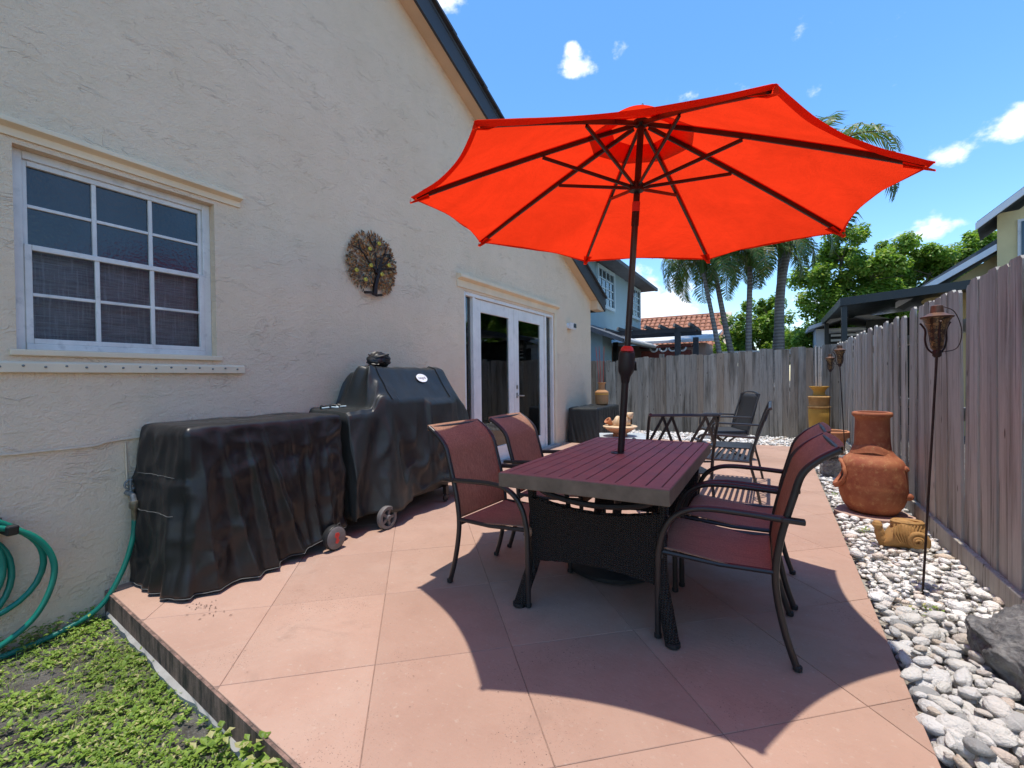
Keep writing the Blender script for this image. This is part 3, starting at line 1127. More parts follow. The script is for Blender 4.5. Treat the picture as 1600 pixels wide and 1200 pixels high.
# shutter tracks and sill
tr = MB()
tr.prism([(0, 2.615 - HZ), (0.055, 2.60 - HZ), (0.055, 2.575 - HZ), (0.012, 2.56 - HZ), (0.012, 2.52 - HZ), (0, 2.52 - HZ)], 'y', 0.2, 1.965)
tr.build('shutter_track', 'stucco_trim', house, bevel=0.003)
tr = MB()
tr.prism([(0, 1.345 - HZ), (0.012, 1.345 - HZ), (0.03, 1.335 - HZ), (0.03, 1.285 - HZ), (0.0, 1.285 - HZ)], 'y', 0.2, 1.968)
tk = tr.build('shutter_track', 'stucco_trim', house, bevel=0.003)
bolt = MB().lathe([(0.006, 0), (0.006, 0.005), (0.003, 0.007)], 8).mesh('bolt', 'galv')
yy = 0.72
i = 0
while yy < 1.96:
    part('bolt', bolt, tk, (0.030, yy, 1.315 + 0.006 * (i % 2) - HZ), (0, pi / 2, 0))
    yy += 0.085
    i += 1
MB().box(0.0005, 0.022, W0 - 0.03, W1 + 0.03, 1.375 - HZ, 1.408 - HZ).build('sill', 'stucco_trim', house, bevel=0.006)

# french doors with sidelights
DX = -0.10
door = MB()
door.box(DX, DX + 0.09, D0, D0 + 0.045, DZ0 - HZ, DZ1 - HZ)
door.box(DX, DX + 0.09, D1 - 0.045, D1, DZ0 - HZ, DZ1 - HZ)
door.box(DX, DX + 0.09, D0 + 0.045, D1 - 0.045, DZ1 - 0.05 - HZ, DZ1 - HZ)
door.box(DX, DX + 0.11, D0 + 0.045, D1 - 0.045, DZ0 - HZ, DZ0 + 0.07 - HZ)
S0, S1 = 5.10, 7.26
door.box(DX, DX + 0.085, S0 - 0.06, S0, DZ0 + 0.07 - HZ, DZ1 - 0.05 - HZ)
door.box(DX, DX + 0.085, S1, S1 + 0.06, DZ0 + 0.07 - HZ, DZ1 - 0.05 - HZ)
door = door.build('french_door', 'white_door', house, bevel=0.005)
for (a, b) in ((D0 + 0.045, S0 - 0.06), (S1 + 0.06, D1 - 0.045)):
    MB().box(DX + 0.03, DX + 0.036, a, b, DZ0 + 0.07 - HZ, DZ1 - 0.05 - HZ).build('sidelight', 'door_glass', door)
mid = 6.18
z0, z1 = DZ0 + 0.075, DZ1 - 0.055
for (a, b, hand) in ((S0 + 0.004, mid - 0.003, 1), (mid + 0.003, S1 - 0.004, -1)):
    l = MB()
    sw = 0.15
    l.box(DX + 0.02, DX + 0.065, a, a + sw, z0 - HZ, z1 - HZ)
    l.box(DX + 0.02, DX + 0.065, b - sw, b, z0 - HZ, z1 - HZ)
    l.box(DX + 0.02, DX + 0.065, a + sw, b - sw, z1 - 0.17 - HZ, z1 - HZ)
    l.box(DX + 0.02, DX + 0.065, a + sw, b - sw, z0 - HZ, z0 + 0.22 - HZ)
    l.build('door_leaf', 'white_door', door, bevel=0.006)
    MB().box(DX + 0.04, DX + 0.046, a + sw, b - sw, z0 + 0.22 - HZ, z1 - 0.17 - HZ).build('pane', 'door_glass', door)
hd = MB()
hd.box(DX + 0.065, DX + 0.072, mid + 0.05, mid + 0.10, 0.92 - HZ, 1.0 - HZ)
hd.box(DX + 0.065, DX + 0.075, mid + 0.05, mid + 0.10, 1.06 - HZ, 1.12 - HZ)
hd.tube([(DX + 0.07, mid + 0.075, 0.955 - HZ), (DX + 0.12, mid + 0.075, 0.955 - HZ), (DX + 0.125, mid + 0.10, 0.953 - HZ), (DX + 0.125, mid + 0.2, 0.95 - HZ)], 0.01)
hd.build('door_handle', 'steel', door, smooth=True)
tr = MB()
tr.prism([(0, 2.575 - HZ), (0.075, 2.555 - HZ), (0.075, 2.515 - HZ), (0.015, 2.49 - HZ), (0.015, 2.40 - HZ), (0, 2.40 - HZ)], 'y', 4.66, 7.75)
tr.build('door_header', 'stucco_trim', house, bevel=0.004)
MB().box(0.001, 0.02, D1 + 0.002, D1 + 0.10, DZ0 - HZ, 2.399 - HZ).build('door_casing', 'stucco_trim', house, bevel=0.004)
MB().box(0.001, 0.10, D0 - 0.02, D1 + 0.02, -0.03 - HZ, 0.03 - HZ).build('door_step', 'footing', house, bevel=0.006)

# inside the doors
k = MB()
k.box(0, 0.6, 0, 1.6, 0, 0.9)
kit = thing('kitchen_unit', 'white kitchen cupboard unit seen dimly through the french doors', 'cupboard', (-6.7, 6.0, -0.07))
MB().box(0, 0.6, 0, 2.2, 0.1, 0.88).build('base_cabinet', 'cabinet', kit, bevel=0.01)
MB().box(0, 0.63, -0.02, 2.22, 0.882, 0.92).build('worktop', 'dark_wood', kit, bevel=0.008)
MB().box(0, 0.35, 0.0, 2.2, 1.5, 2.2).build('wall_cabinet', 'cabinet', kit, bevel=0.01)
MB().box(0.05, 0.7, -0.95, -0.1, 0.0, 1.85).build('tall_cabinet', 'cabinet', kit, bevel=0.01)
st = thing('bar_stool', 'dark bar stool standing inside behind the french door glass', 'stool', (-4.6, 6.0, -0.07))
MB().lathe([(0.18, 0.70), (0.19, 0.72), (0.19, 0.75), (0.15, 0.77)], 20).build('seat', 'dark_wood', st, smooth=True)
for q in range(4):
    a = q * pi / 2 + pi / 4
    MB().tube([(0.2 * cos(a), 0.2 * sin(a), 0), (0.13 * cos(a), 0.13 * sin(a), 0.71)], 0.014).build('leg', 'dark_wood', st, smooth=True)
MB().tube([(0.175 * cos(i * pi / 10), 0.175 * sin(i * pi / 10), 0.25) for i in range(20)], 0.01, 6, closed=True).build('foot_ring', 'dark_wood', st, smooth=True)

# wall lamp
lamp = thing('wall_lamp', 'small white floodlight with dark lens on the wall beside french doors', 'lamp', (XW, 8.25, 2.24))
MB().lathe([(0.055, 0), (0.055, 0.025), (0.03, 0.03)], 20).build('mount', 'white_paint', lamp, smooth=True, rot=(0, pi / 2, 0))
MB().prism([(0.03, -0.06), (0.12, -0.075), (0.13, 0.045), (0.04, 0.06)], 'y', -0.02, 0.15).build('housing', 'white_paint', lamp, bevel=0.01)
MB().box(0.125, 0.132, 0.0, 0.13, -0.055, 0.03).build('lens', 'black_plastic', lamp, bevel=0.004, rot=(0, radians(-5), 0))

# ------------------------------------------------------------------ tree-of-life wall medallion
med = thing('wall_plaque', 'round bronze wall plaque of a tree with leaves and yellow flowers', 'plaque', (XW + 0.012, 3.245, 2.365))
MAT['bronze'] = plain('brown_bronze', (0.035, 0.018, 0.012), 0.45, 0.4, 14, 0.3, 40, metal=0.5)
MAT['patina_leaf'] = None
t = NT('patina_leaf')
rI = t.island()
MAT['patina_leaf'] = t.fin(t.ramp(rI, [(0.0, (0.04, 0.06, 0.04)), (0.2, (0.12, 0.055, 0.022)), (0.45, (0.34, 0.15, 0.045)), (0.62, (0.46, 0.21, 0.075)), (0.8, (0.10, 0.05, 0.025)), (1.0, (0.46, 0.30, 0.12))]), 0.45, None, 0.5, 0.2)
MAT['yellow_enamel'] = plain('yellow_enamel', (0.6, 0.47, 0.06), 0.4, 0.2, 20)
br = MB()
rm_ = random.Random(8)
leafpts = []


def branch(p, ang, L, r, depth):
    pts = [Vector((0.034, p[0], p[1]))]
    a = ang
    q = list(p)
    for i in range(5):
        a += rm_.uniform(-0.22, 0.22)
        q = [q[0] + cos(a) * L / 5, q[1] + sin(a) * L / 5]
        if q[0] ** 2 + q[1] ** 2 > 0.30 ** 2:
            break
        pts.append(Vector((0.03 + rm_.uniform(-0.006, 0.006), q[0], q[1])))
        if depth > 0:
            leafpts.append((q[0], q[1], a))
    if len(pts) > 1:
        br.tube(pts, [r * (1 - 0.6 * i / (len(pts) - 1)) for i in range(len(pts))], 6)
    if depth < 3:
        for da in ((-0.55, 0.5) if depth else (-1.15, -0.6, -0.1, 0.45, 1.0)):
            branch(q if depth else (p[0] + 0.25 * (q[0] - p[0]) + da * -0.01, p[1] + (q[1] - p[1]) * (0.55 + 0.1 * abs(da))), a + da + rm_.uniform(-0.15, 0.15), L * 0.62, r * 0.6, depth + 1)


branch((0.0, -0.30), pi / 2, 0.40, 0.028, 0)
br.tube([(0.025, -0.12, -0.29), (0.032, -0.04, -0.28), (0.035, 0.02, -0.30), (0.03, 0.1, -0.285)], 0.013, 6)
br.build('branches', 'bronze', med, smooth=True)
lv = MB()
for i in range(1150):
    a, rr_ = rm_.uniform(0, 2 * pi), 0.32 * sqrt(rm_.random())
    py, pz = rr_ * cos(a), rr_ * sin(a)
    if pz < -0.23 and abs(py) < 0.12:
        continue
    th = a + rm_.uniform(-0.8, 0.8)
    L, Wd = rm_.uniform(0.028, 0.055), rm_.uniform(0.014, 0.026)
    x = rm_.uniform(0.004, 0.026)
    d, s = Vector((0, cos(th), sin(th))), Vector((0, -sin(th), cos(th)))
    c = Vector((x, py, pz))
    lv.add([c - d * L / 2, c - s * Wd / 2 + Vector((0.004, 0, 0)), c + d * L / 2 + Vector((0.006, 0, 0)), c + s * Wd / 2 + Vector((0.004, 0, 0)), c + Vector((0.012, 0, 0))], [(0, 1, 4), (1, 2, 4), (2, 3, 4), (3, 0, 4)])
tag(lv.build('leaves', 'patina_leaf', med), kind='stuff')
for (py, pz) in ((-0.06, 0.14), (-0.05, -0.02), (0.09, -0.08), (0.19, 0.03), (-0.23, -0.10), (0.06, 0.22), (-0.12, -0.17)):
    f = MB()
    f.lathe([(0.020, 0.0), (0.019, 0.012), (0.010, 0.014), (0.008, 0.006)], 10)
    f.build('flower', 'yellow_enamel', med, smooth=True, loc=(0.04, py, pz), rot=(0, pi / 2, 0))

# ------------------------------------------------------------------ cable, tap, hose
cb = MB()
pts = []
for i in range(30):
    y = 0.3 + 1.06 * i / 29
    pts.append((XW + 0.012, y, 0.868 + 0.012 * sin(y * 5) + 0.008 * nz(y * 6) + (0.012 if i > 22 else 0)))
cb.tube(pts, 0.006, 6)
tag(cb.build('wall_cable', 'cable', None, smooth=True), 'thin beige cable stapled along the stucco wall below the window', 'cable')
tap = thing('hose_tap', 'grimy outdoor tap on the wall left of the covered cart', 'tap', (XW, 1.245, 0.55))
MB().tube([(0, 0, 0), (0.06, 0, 0), (0.085, 0, -0.01), (0.095, 0, -0.05)], [0.016, 0.015, 0.015, 0.017], 10).build('spout', 'galv', tap, smooth=True)
hw = MB()
hw.tube([(0.055 + 0.0, 0.03 * cos(a), 0.055 + 0.03 * sin(a)) for a in [k * pi / 8 for k in range(16)]], 0.006, 6, closed=True)
hw.tube([(0.055, 0, 0.0), (0.055, 0, 0.085)], 0.007, 6)
hw.tube([(0.055, -0.03, 0.055), (0.055, 0.03, 0.055)], 0.005, 6)
hw.build('handle', 'galv', tap, smooth=True)
MB().lathe([(0.022, 0), (0.024, -0.01), (0.024, -0.04), (0.016, -0.05), (0.014, -0.12)], 12, (0.095, 0, -0.04)).build('hose_coupling', 'brass', tap, smooth=True)
sp = MB()
sp.tube([(0.011, 0.0, 0.02), (0.011, -0.005, 0.31)], 0.006, 6)
sp.build('riser_pipe', 'cable', tap, smooth=True)

hose = thing('garden_hose', 'green garden hose coiled on the wall and running to the tap', 'hose', (XW, 0.6, -0.16))
HB = Vector((XW, 0.6, -0.16))
L1 = cr([Vector(p) - HB for p in [(XW + 0.095, 1.245, 0.40), (XW + 0.093, 1.235, 0.28), (XW + 0.09, 1.18, 0.10), (XW + 0.085, 1.08, -0.06), (XW + 0.075, 0.93, -0.125), (XW + 0.09, 0.75, -0.14), (XW + 0.12, 0.45, -0.14)]], 8)
MB().tube(L1, 0.0142, 10).build('feed_line', 'hose', hose, smooth=True)
rh = random.Random(4)
for i in range(4):
    pts = []
    cy, cz = 0.47 + 0.012 * i, 0.30 + rh.uniform(-0.02, 0.02)
    ry, rz = 0.20 + 0.028 * rh.random() + 0.012 * i, 0.235 + 0.022 * i
    if i == 3:
        ry, rz, cy, cz = 0.345, 0.27, 0.50, 0.32
    xo = 0.03 + 0.022 * i
    for k in range(40):
        a = 2 * pi * k / 40
        dr = 0.025 * sin(3 * a + i) + (0.03 * max(0, -sin(a)))
        pts.append(Vector((XW + xo + 0.02 * sin(a * 1 + i * 2.1), cy + (ry + dr * 0.4) * cos(a), cz + (rz + dr) * sin(a))) - HB)
    MB().tube(pts, 0.0142, 10, closed=True).build('hose_coil', 'hose', hose, smooth=True)
loop = cr([Vector(p) - HB for p in [(XW + 0.12, 0.45, 0.54), (XW + 0.13, 0.62, 0.535), (XW + 0.14, 0.80, 0.44), (XW + 0.15, 0.875, 0.25), (XW + 0.15, 0.80, 0.03), (XW + 0.14, 0.62, -0.09), (XW + 0.13, 0.4, -0.13)]], 8)
MB().tube(loop, 0.0142, 10).build('loose_loop', 'hose', hose, smooth=True)
hg = thing('hose_hanger', 'brass and black hose hanger fixed to the stucco wall', 'hanger', (XW, 0.70, 0.49))
MB().box(0, 0.012, -0.12, 0.02, -0.03, 0.05).build('back_plate', 'brass', hg, bevel=0.004)
MB().tube([(0.006, -0.06, 0), (0.10, -0.06, 0.0), (0.17, -0.06, 0.02), (0.175, -0.06, 0.06)], 0.012, 8).build('hook', 'brass', hg, smooth=True)
MB().prism([(0.0, -0.025), (0.17, -0.02), (0.18, 0.03), (0.0, 0.02)], 'y', 0.0, 0.045).build('end_cap', 'black_plastic', hg, bevel=0.008)


# ------------------------------------------------------------------ covered cart and covered grill
def rrect(cx, cy, hx, hy, r, n):
    """n points round a rounded rectangle, returns (x, y, nx, ny)"""
    per = []
    segs = [((hx - r), 0), ]
    pts = []
    corners = [(hx - r, hy - r, 0), (-(hx - r), hy - r, pi / 2), (-(hx - r), -(hy - r), pi), (hx - r, -(hy - r), 3 * pi / 2)]
    raw = []
    for (ax, ay, a0) in corners:
        for k in range(7):
            a = a0 + pi / 2 * k / 6
            raw.append((ax + r * cos(a), ay + r * sin(a), cos(a), sin(a)))
    # resample by length
    L = [0]
    for i in range(len(raw)):
        p, q = raw[i], raw[(i + 1) % len(raw)]
        L.append(L[-1] + sqrt((p[0] - q[0]) ** 2 + (p[1] - q[1]) ** 2))
    out = []
    j = 0
    for i in range(n):
        s = L[-1] * i / n
        while L[j + 1] < s:
            j += 1
        u = (s - L[j]) / max(1e-9, L[j + 1] - L[j])
        p, q = raw[j], raw[(j + 1) % len(raw)]
        v = [lerp(p[m], q[m], u) for m in range(4)]
        out.append((cx + v[0], cy + v[1], v[2], v[3]))
    return out


CF = [(-0.47, 0.05, 0.06, 0.10), (-0.36, 0.16, 0.06, 0.06), (-0.20, 0.14, 0.07, 0.05), (-0.10, 0.22, 0.075, 0.05), (0.08, 0.12, 0.045, 0.06), (0.22, 0.05, 0.055, 0.05), (0.37, 0.02, 0.045, 0.07)]


def cart_cover():
    # local: origin at the centre of the footprint on the patio
    n = 420
    hx, hy = 0.275, 0.535
    ring = rrect(0, 0, hx, hy, 0.022, n)
    rows = []
    ztop = 0.962
    for (ins, z) in ((0.24, ztop + 0.012), (0.12, ztop + 0.012), (0.04, ztop + 0.008), (0.012, ztop + 0.001), (0.0, ztop - 0.014)):
        rows.append([(x * (1 - ins / hx * 0.98) if abs(x) else 0, y * (1 - ins / hy), z + 0.008 * nz(x * 4, y * 4, z)) for (x, y, a, b) in ring])
    m = 56
    for k in range(1, m + 1):
        v = k / m
        row = []
        for i, (x, y, a, b) in enumerate(ring):
            s = i / n
            # front face (+x) faces the patio, -y face is the near end
            hem = 0.015
            if a > 0.3:
                hem = 0.02 + 0.10 * max(0, (y + 0.15) / hy) ** 1.6
            if y > hy - 0.05:
                hem = 0.10
            z = lerp(ztop - 0.02, hem, v)
            fold = 0.0
            if a > 0.2:
                for (fy0, fs, fa, fwid) in CF:
                    cc = fy0 + fs * v
                    dd = abs(y - cc) / (fwid * (0.5 + 0.8 * v))
                    fold += fa * v ** 0.8 * max(0, 1 - dd) ** 1.4
                rdg = 1 - abs(nz(y * 7 + v * 1.5, v * 3.2, 1.7)) * 2.2
                fold += 0.012 * max(0, rdg) * min(1, v * 3) + 0.02 * v * nz(y * 5, v * 2) - 0.012 * v
                fold += 0.05 * exp(-((y + 0.42 - 0.25 * v) / 0.09) ** 2) * max(0, v - 0.55) * 1.6
            if b < -0.2:
                fold = 0.030 * nz(x * 14, v * 3, 5) * v ** 0.5 + 0.05 * sin(v * pi) * nz(x * 6, 3.3) + 0.03 * v
                fold += 0.02 * exp(-((v - 0.33) / 0.02) ** 2) * 0.4 + 0.04 * max(0, v - 0.8) * 3 * (0.5 + nz(x * 7, 8))
            fold += 0.012 * nz(x * 8, y * 8, v * 6) + 0.010 * max(0, 1 - 3 * abs(nz(x * 5 + 3, y * 5, v * 5)))
            fl = 0.035 * v
            if a < -0.3:
                fl = fold = 0
            row.append((x + a * (fl + fold), y + b * (fl + fold), z + 0.006 * nz(s * 60, 0, 1) * v))
        rows.append(row)
    mb = MB()
    mb.grid(rows, closed=True)
    mb.add(rows[0], [tuple(range(n))])
    return mb, rows


cart = thing('covered_cart', 'long low cart draped in black cover with red emblem wheel against the wall', 'cart', (-3.145, 1.845, 0))
cm, rows = cart_cover()
cm.build('cover', 'cover', cart, smooth=True, solid=0.003, angle=80)
hem = MB()
hem.tube([Vector(p) + Vector((0.002, 0, 0)) for i, p in enumerate(rows[-1])], 0.0025, 5, closed=True)
hem.build('hem', 'piping', cart, smooth=True)
for kk in (15 + 5, 28 + 5):
    pts = [Vector(p) for i, p in enumerate(rows[kk]) if p[1] < -0.50 and p[0] < 0.2]
    pts.sort(key=lambda p: p.x)
    MB().tube([p + Vector((0, -0.002, 0)) for p in pts], 0.002, 5).build('seam', 'piping', cart, smooth=True)


def wheel(parent, loc, r, w, kind):
    # axle along x (towards +x)
    ty = MB().lathe([(r * 0.72, -w / 2), (r * 0.96, -w / 2), (r, -w / 2 + 0.008), (r, w / 2 - 0.008), (r * 0.96, w / 2), (r * 0.72, w / 2), (r * 0.72, -w / 2)], 32, caps=False)
    o = ty.build('wheel', 'black_plastic' if kind == 'disc' else 'grey_plastic', parent, smooth=True, loc=loc, rot=(0, pi / 2, 0), angle=50)
    if kind == 'disc':
        MB().lathe([(r * 0.9, w / 2 - 0.01), (r * 0.9, w / 2 + 0.004), (r * 0.82, w / 2 + 0.009), (0.01, w / 2 + 0.012)], 32).build('hub_cap', 'grey_plastic', o, smooth=True)
        em = MB()
        em.prism([(-0.04, -0.014), (-0.012, -0.022), (0.0, -0.008), (0.032, -0.018), (0.04, 0.002), (0.02, 0.018), (0.0, 0.008), (-0.022, 0.022), (-0.038, 0.012)], 'z', w / 2 + 0.0105, w / 2 + 0.014)
        em.build('emblem', 'red_mark', o)
    else:
        h = MB().lathe([(r * 0.25, -w / 2 + 0.005), (r * 0.25, w / 2 + 0.004), (r * 0.18, w / 2 + 0.01)], 16)
        for q in range(5):
            a = q * 2 * pi / 5 + 0.3
            h.bar((0.2 * r * cos(a), 0.2 * r * sin(a), 0), (0.76 * r * cos(a), 0.76 * r * sin(a), 0), 0.022, w * 0.7)
        h.build('spokes', 'grey_plastic', o)
        MB().lathe([(r * 0.70, -w * 0.45), (r * 0.70, -w * 0.40)], 24).build('hub_back', 'black_plastic', o)
    return o


wheel(cart, (0.385, 0.36, 0.088), 0.088, 0.05, 'disc')
wheel(cart, (-0.2, 0.36, 0.088), 0.088, 0.05, 'disc')
MB().box(-0.2, 0.2, -0.45, 0.42, 0.14, 0.2).build('chassis', 'black_plastic', cart)

# grill: loft of x-z sections along y
grill = thing('covered_grill', 'tall gas grill under a dark cover with white oval badge', 'grill', (-3.1, 3.2, 0))


def gsec(y):
    """profile (x, z) from back hem over the top to front hem in local coords, as list of key points"""
    def smooth(a, b, t):
        t = max(0, min(1, (t - a) / (b - a)))
        return t * t * (3 - 2 * t)
    s_h = smooth(-0.50, -0.36, y) * (1 - smooth(0.60, 0.93, y) * 0.9)
    shelf = [(-0.27, 0.10), (-0.27, 0.96), (-0.25, 0.985), (-0.1, 0.985), (0.1, 0.982), (0.195, 0.975), (0.225, 0.94), (0.26, 0.5), (0.30, 0.12)]
    hood = [(-0.27, 0.10), (-0.27, 1.12), (-0.20, 1.29), (-0.03, 1.345), (0.05, 1.33), (0.13, 1.20), (0.245, 1.035), (0.29, 0.55), (0.33, 0.10)]
    body = [(-0.27, 0.10), (-0.27, 1.0), (-0.22, 1.06), (-0.10, 1.07), (0.0, 1.03), (0.1, 0.95), (0.22, 0.84), (0.28, 0.45), (0.31, 0.10)]
    lo = shelf if y < 0 else body
    return [(lerp(a[0], b[0], s_h), lerp(a[1], b[1], s_h)) for a, b in zip(lo, hood)], s_h


def resample(P, counts):
    out = []
    for (a, b), c in zip(zip(P, P[1:]), counts):
        for k in range(c):
            out.append((lerp(a[0], b[0], k / c), lerp(a[1], b[1], k / c)))
    out.append(P[-1])
    return out


Y0, Y1 = -0.745, 0.86
rows = []
NY_ = 150
for i in range(NY_ + 1):
    y = lerp(Y0, Y1, i / NY_)
    P, sh_ = gsec(y)
    pr = resample(P, [10, 4, 5, 4, 5, 7, 16, 16])
    row = []
    endt = min((y - Y0) / 0.03, (Y1 - y) / 0.10, 1)
    for k, (x, z) in enumerate(pr):
        dx = dz = dy = 0
        # front skirt: folds fan out from the shelf/hood junction
        if k > 35:
            v = max(0, (1.0 - z)) / 0.9
            ph = (y + 0.36) / (0.10 + 0.30 * v)
            fan = exp(-(ph / 1.6) ** 2)
            dx += 0.055 * v ** 0.7 * cos(ph * 4.2) * fan * min(1, v * 4)
            dx += 0.03 * v * nz(y * 6, v * 1.5, 2) + 0.02 * max(0, 1 - 2.6 * abs(nz(y * 6 + v, v * 3, 7))) * min(1, v * 2)
            # the squared front ledge of the control panel
            if 0.12 < y < 0.62:
                e = min((y - 0.12) / 0.03, (0.62 - y) / 0.16, 1)
                dx += 0.055 * e * max(0, 1 - v * 0.9)
            # hem line height
            hemz = 0.145 + 0.03 * sin(y * 3) - 0.06 * max(0, y - 0.2)
            if k > 50:
                dz += (hemz - 0.11) * (k - 50) / 6
        elif 10 < k <= 35:
            dz += 0.010 * nz(x * 9, y * 9, 3) * sh_ + 0.014 * max(0, 1 - 3 * abs(nz(x * 5, y * 5, 8))) * (1 if y < -0.2 or y > 0.5 else 0.25)
            # swag where the hood cloth falls on the shelf
            q = exp(-((y + 0.40) / 0.07) ** 2)
            dz += q * 0.025 * sin(k * 1.15)
            dy += q * 0.02 * sin(k * 0.9 + 1)
            if y < -0.5:
                dz += 0.004 * nz(x * 12, y * 12)
        else:
            dx = 0
        xx = x * (0.97 + 0.03 * max(0, endt)) + dx
        row.append((xx, y + dy, z + dz - 0.012 * (1 - max(0, endt))))
    rows.append(row)
gm = MB()
gm.grid(rows)
for endrow, yy in ((rows[0], Y0), (rows[-1], Y1)):
    # end panels drop to the hem with folds
    nn = len(endrow)
    rr2 = []
    for q in range(12):
        v = q / 11
        rr2.append([(x, yy + (0.03 if yy > 0 else -0.02) * v * (0.6 + nz(x * 12, v * 2, yy)) + 0 * z, lerp(z, 0.13, v)) for (x, y, z) in endrow])
    rr2[0] = endrow
    gm.grid(rr2)
gm.build('cover', 'cover_grey', grill, smooth=True, solid=0.003, angle=70)
for yi in (int(NY_ * (0.45) / 1.605), int(NY_ * 1.27 / 1.605)):
    MB().tube([Vector(p) + Vector((0.003, 0, 0.004)) for p in rows[yi][11:36]], 0.005, 5).build('piping', 'cover', grill, smooth=True)
kn = MB()
rk = random.Random(2)
rws = []
for i in range(13):
    t_ = i / 12
    r_ = 0.012 + 0.085 * sin(pi * min(1, t_ * 0.92 + 0.06)) ** 0.7
    rws.append([((r_ + 0.02 * nz(cos(a) * 3, sin(a) * 3, t_ * 4)) * cos(a) * 0.9, (r_ * 1.25 + 0.02 * nz(cos(a) * 3, sin(a) * 3, t_ * 4)) * sin(a), 1.335 + 0.145 * t_ + 0.012 * nz(a, t_ * 5)) for a in [2 * pi * k / 24 for k in range(24)]])
kn.grid(rws, closed=True)
kn.add(rws[-1], [tuple(range(24))])
kn.add(rws[0], [tuple(range(24))])
kn.build('bundled_cloth', 'cover', grill, smooth=True, loc=(-0.05, -0.16, 0))
tw = MB()
for q in range(4):
    tw.tube(cr([(-0.05 + 0.09 * cos(a + q), -0.16 + (0.115 - 0.01 * q) * sin(a + q), 1.375 + 0.024 * q + 0.012 * sin(2 * a)) for a in [2 * pi * k / 10 for k in range(10)]], 3), 0.008, 6)
tw.build('tie', 'cover', grill, smooth=True)
# oval badge on the sloping hood
bd = MB()
el = [(0.075 * cos(2 * pi * k / 32), 0.047 * sin(2 * pi * k / 32)) for k in range(32)]
bd.prism(el, 'z', 0.0, 0.004)
pdx, pdz = 0.13 - 0.05, 1.20 - 1.33
tilt = atan2(0.13, 0.08)
bp = Vector((0.115, 0.24, 1.238))
badge = bd.build('badge', 'white_patch', grill)
sx_ = Vector((0, 1, 0))
dn_ = Vector((0.08, 0, -0.13)).normalized()
nm_ = sx_.cross(-dn_).normalized()
badge.matrix_local = Matrix(((sx_.x, -dn_.x, nm_.x, bp.x), (sx_.y, -dn_.y, nm_.y, bp.y), (sx_.z, -dn_.z, nm_.z, bp.z), (0, 0, 0, 1)))
fc = bpy.data.curves.new('badge_text', 'FONT')
fc.body = 'nexgrill'
fc.size = 0.036
fc.align_x = 'CENTER'
fc.align_y = 'CENTER'
fc.extrude = 0.0006
tmp = bpy.data.objects.new('tmp_text', fc)
COL.objects.link(tmp)
dg = bpy.context.evaluated_depsgraph_get()
tme = bpy.data.meshes.new_from_object(tmp.evaluated_get(dg))
bpy.data.objects.remove(tmp)
tme.materials.clear()
tme.materials.append(MAT['grey_ink'])
part('lettering', tme, badge, (0, 0, 0.0052))
wheel(grill, (0.345, -0.478, 0.094), 0.094, 0.045, 'spoke')
wheel(grill, (-0.2, -0.478, 0.094), 0.094, 0.045, 'spoke')
for (x, y) in ((0.25, 0.42), (-0.2, 0.42)):
    c = MB().lathe([(0.03, -0.012), (0.036, -0.008), (0.036, 0.008), (0.03, 0.012)], 16).build('caster', 'black_plastic', grill, smooth=True, loc=(x, y, 0.037), rot=(0, pi / 2, 0))
    MB().box(x - 0.022, x + 0.022, y - 0.02, y + 0.02, 0.075, 0.16).build('caster_bracket', 'black_plastic', grill)
MB().box(-0.22, 0.22, -0.42, 0.5, 0.14, 0.2).build('cart_frame', 'black_plastic', grill)
cd_ = MB()
cd_.tube(cr([(-0.15 + 0.05 * sin(i * 1.9), -0.70 + 0.03 * i, 0.995 + 0.006 * (i % 2)) for i in range(11)], 5), 0.006, 6)
cd_.build('cord', 'cord_blue', grill, smooth=True)
cd_ = MB()
cd_.tube(cr([(-0.19 + 0.03 * sin(i * 2.3 + 1), -0.70 + 0.03 * i, 1.0 + 0.01 * (i % 2)) for i in range(10)], 5), 0.011, 6)
cd_.build('cord', 'black_plastic', grill, smooth=True)
cd_ = MB()
cd_.tube(cr([(0.10, 0.70, 0.98), (0.14, 0.79, 0.93), (0.20, 0.845, 0.82), (0.25, 0.875, 0.66)], 5), 0.007, 6)
cd_.build('cord', 'white_patch', grill, smooth=True)
MB().box(-0.15, 0.02, 0.80, 0.98, 0.80, 0.94).build('side_shelf', 'cover', grill, bevel=0.02)

# ------------------------------------------------------------------ covered box, vase
def low_cover(hx, hy, hz, amp, seed):
    n = 160
    ring = rrect(0, 0, hx, hy, 0.03, n)
    rows = []
    for (k_, z) in ((0.02, hz + 0.004), (0.5, hz + 0.004), (0.93, hz), (1.0, hz - 0.015)):
        rows.append([(x * k_, y * k_, z + 0.012 * nz(x * 5, y * 5, seed)) for (x, y, a, b) in ring])
    for k in range(1, 17):
        v = k / 16
        rows.append([(x + a * (amp * v + 0.045 * v * nz(s * 50 + v, seed)), y + b * (amp * v + 0.045 * v * nz(s * 50 - 2 * v, seed)), lerp(hz - 0.015, 0.015, v)) for s, (x, y, a, b) in [(i / n, q) for i, q in enumerate(ring)]])
    mb = MB()
    mb.grid(rows, closed=True)
    mb.add(rows[0], [tuple(range(n))])
    return mb


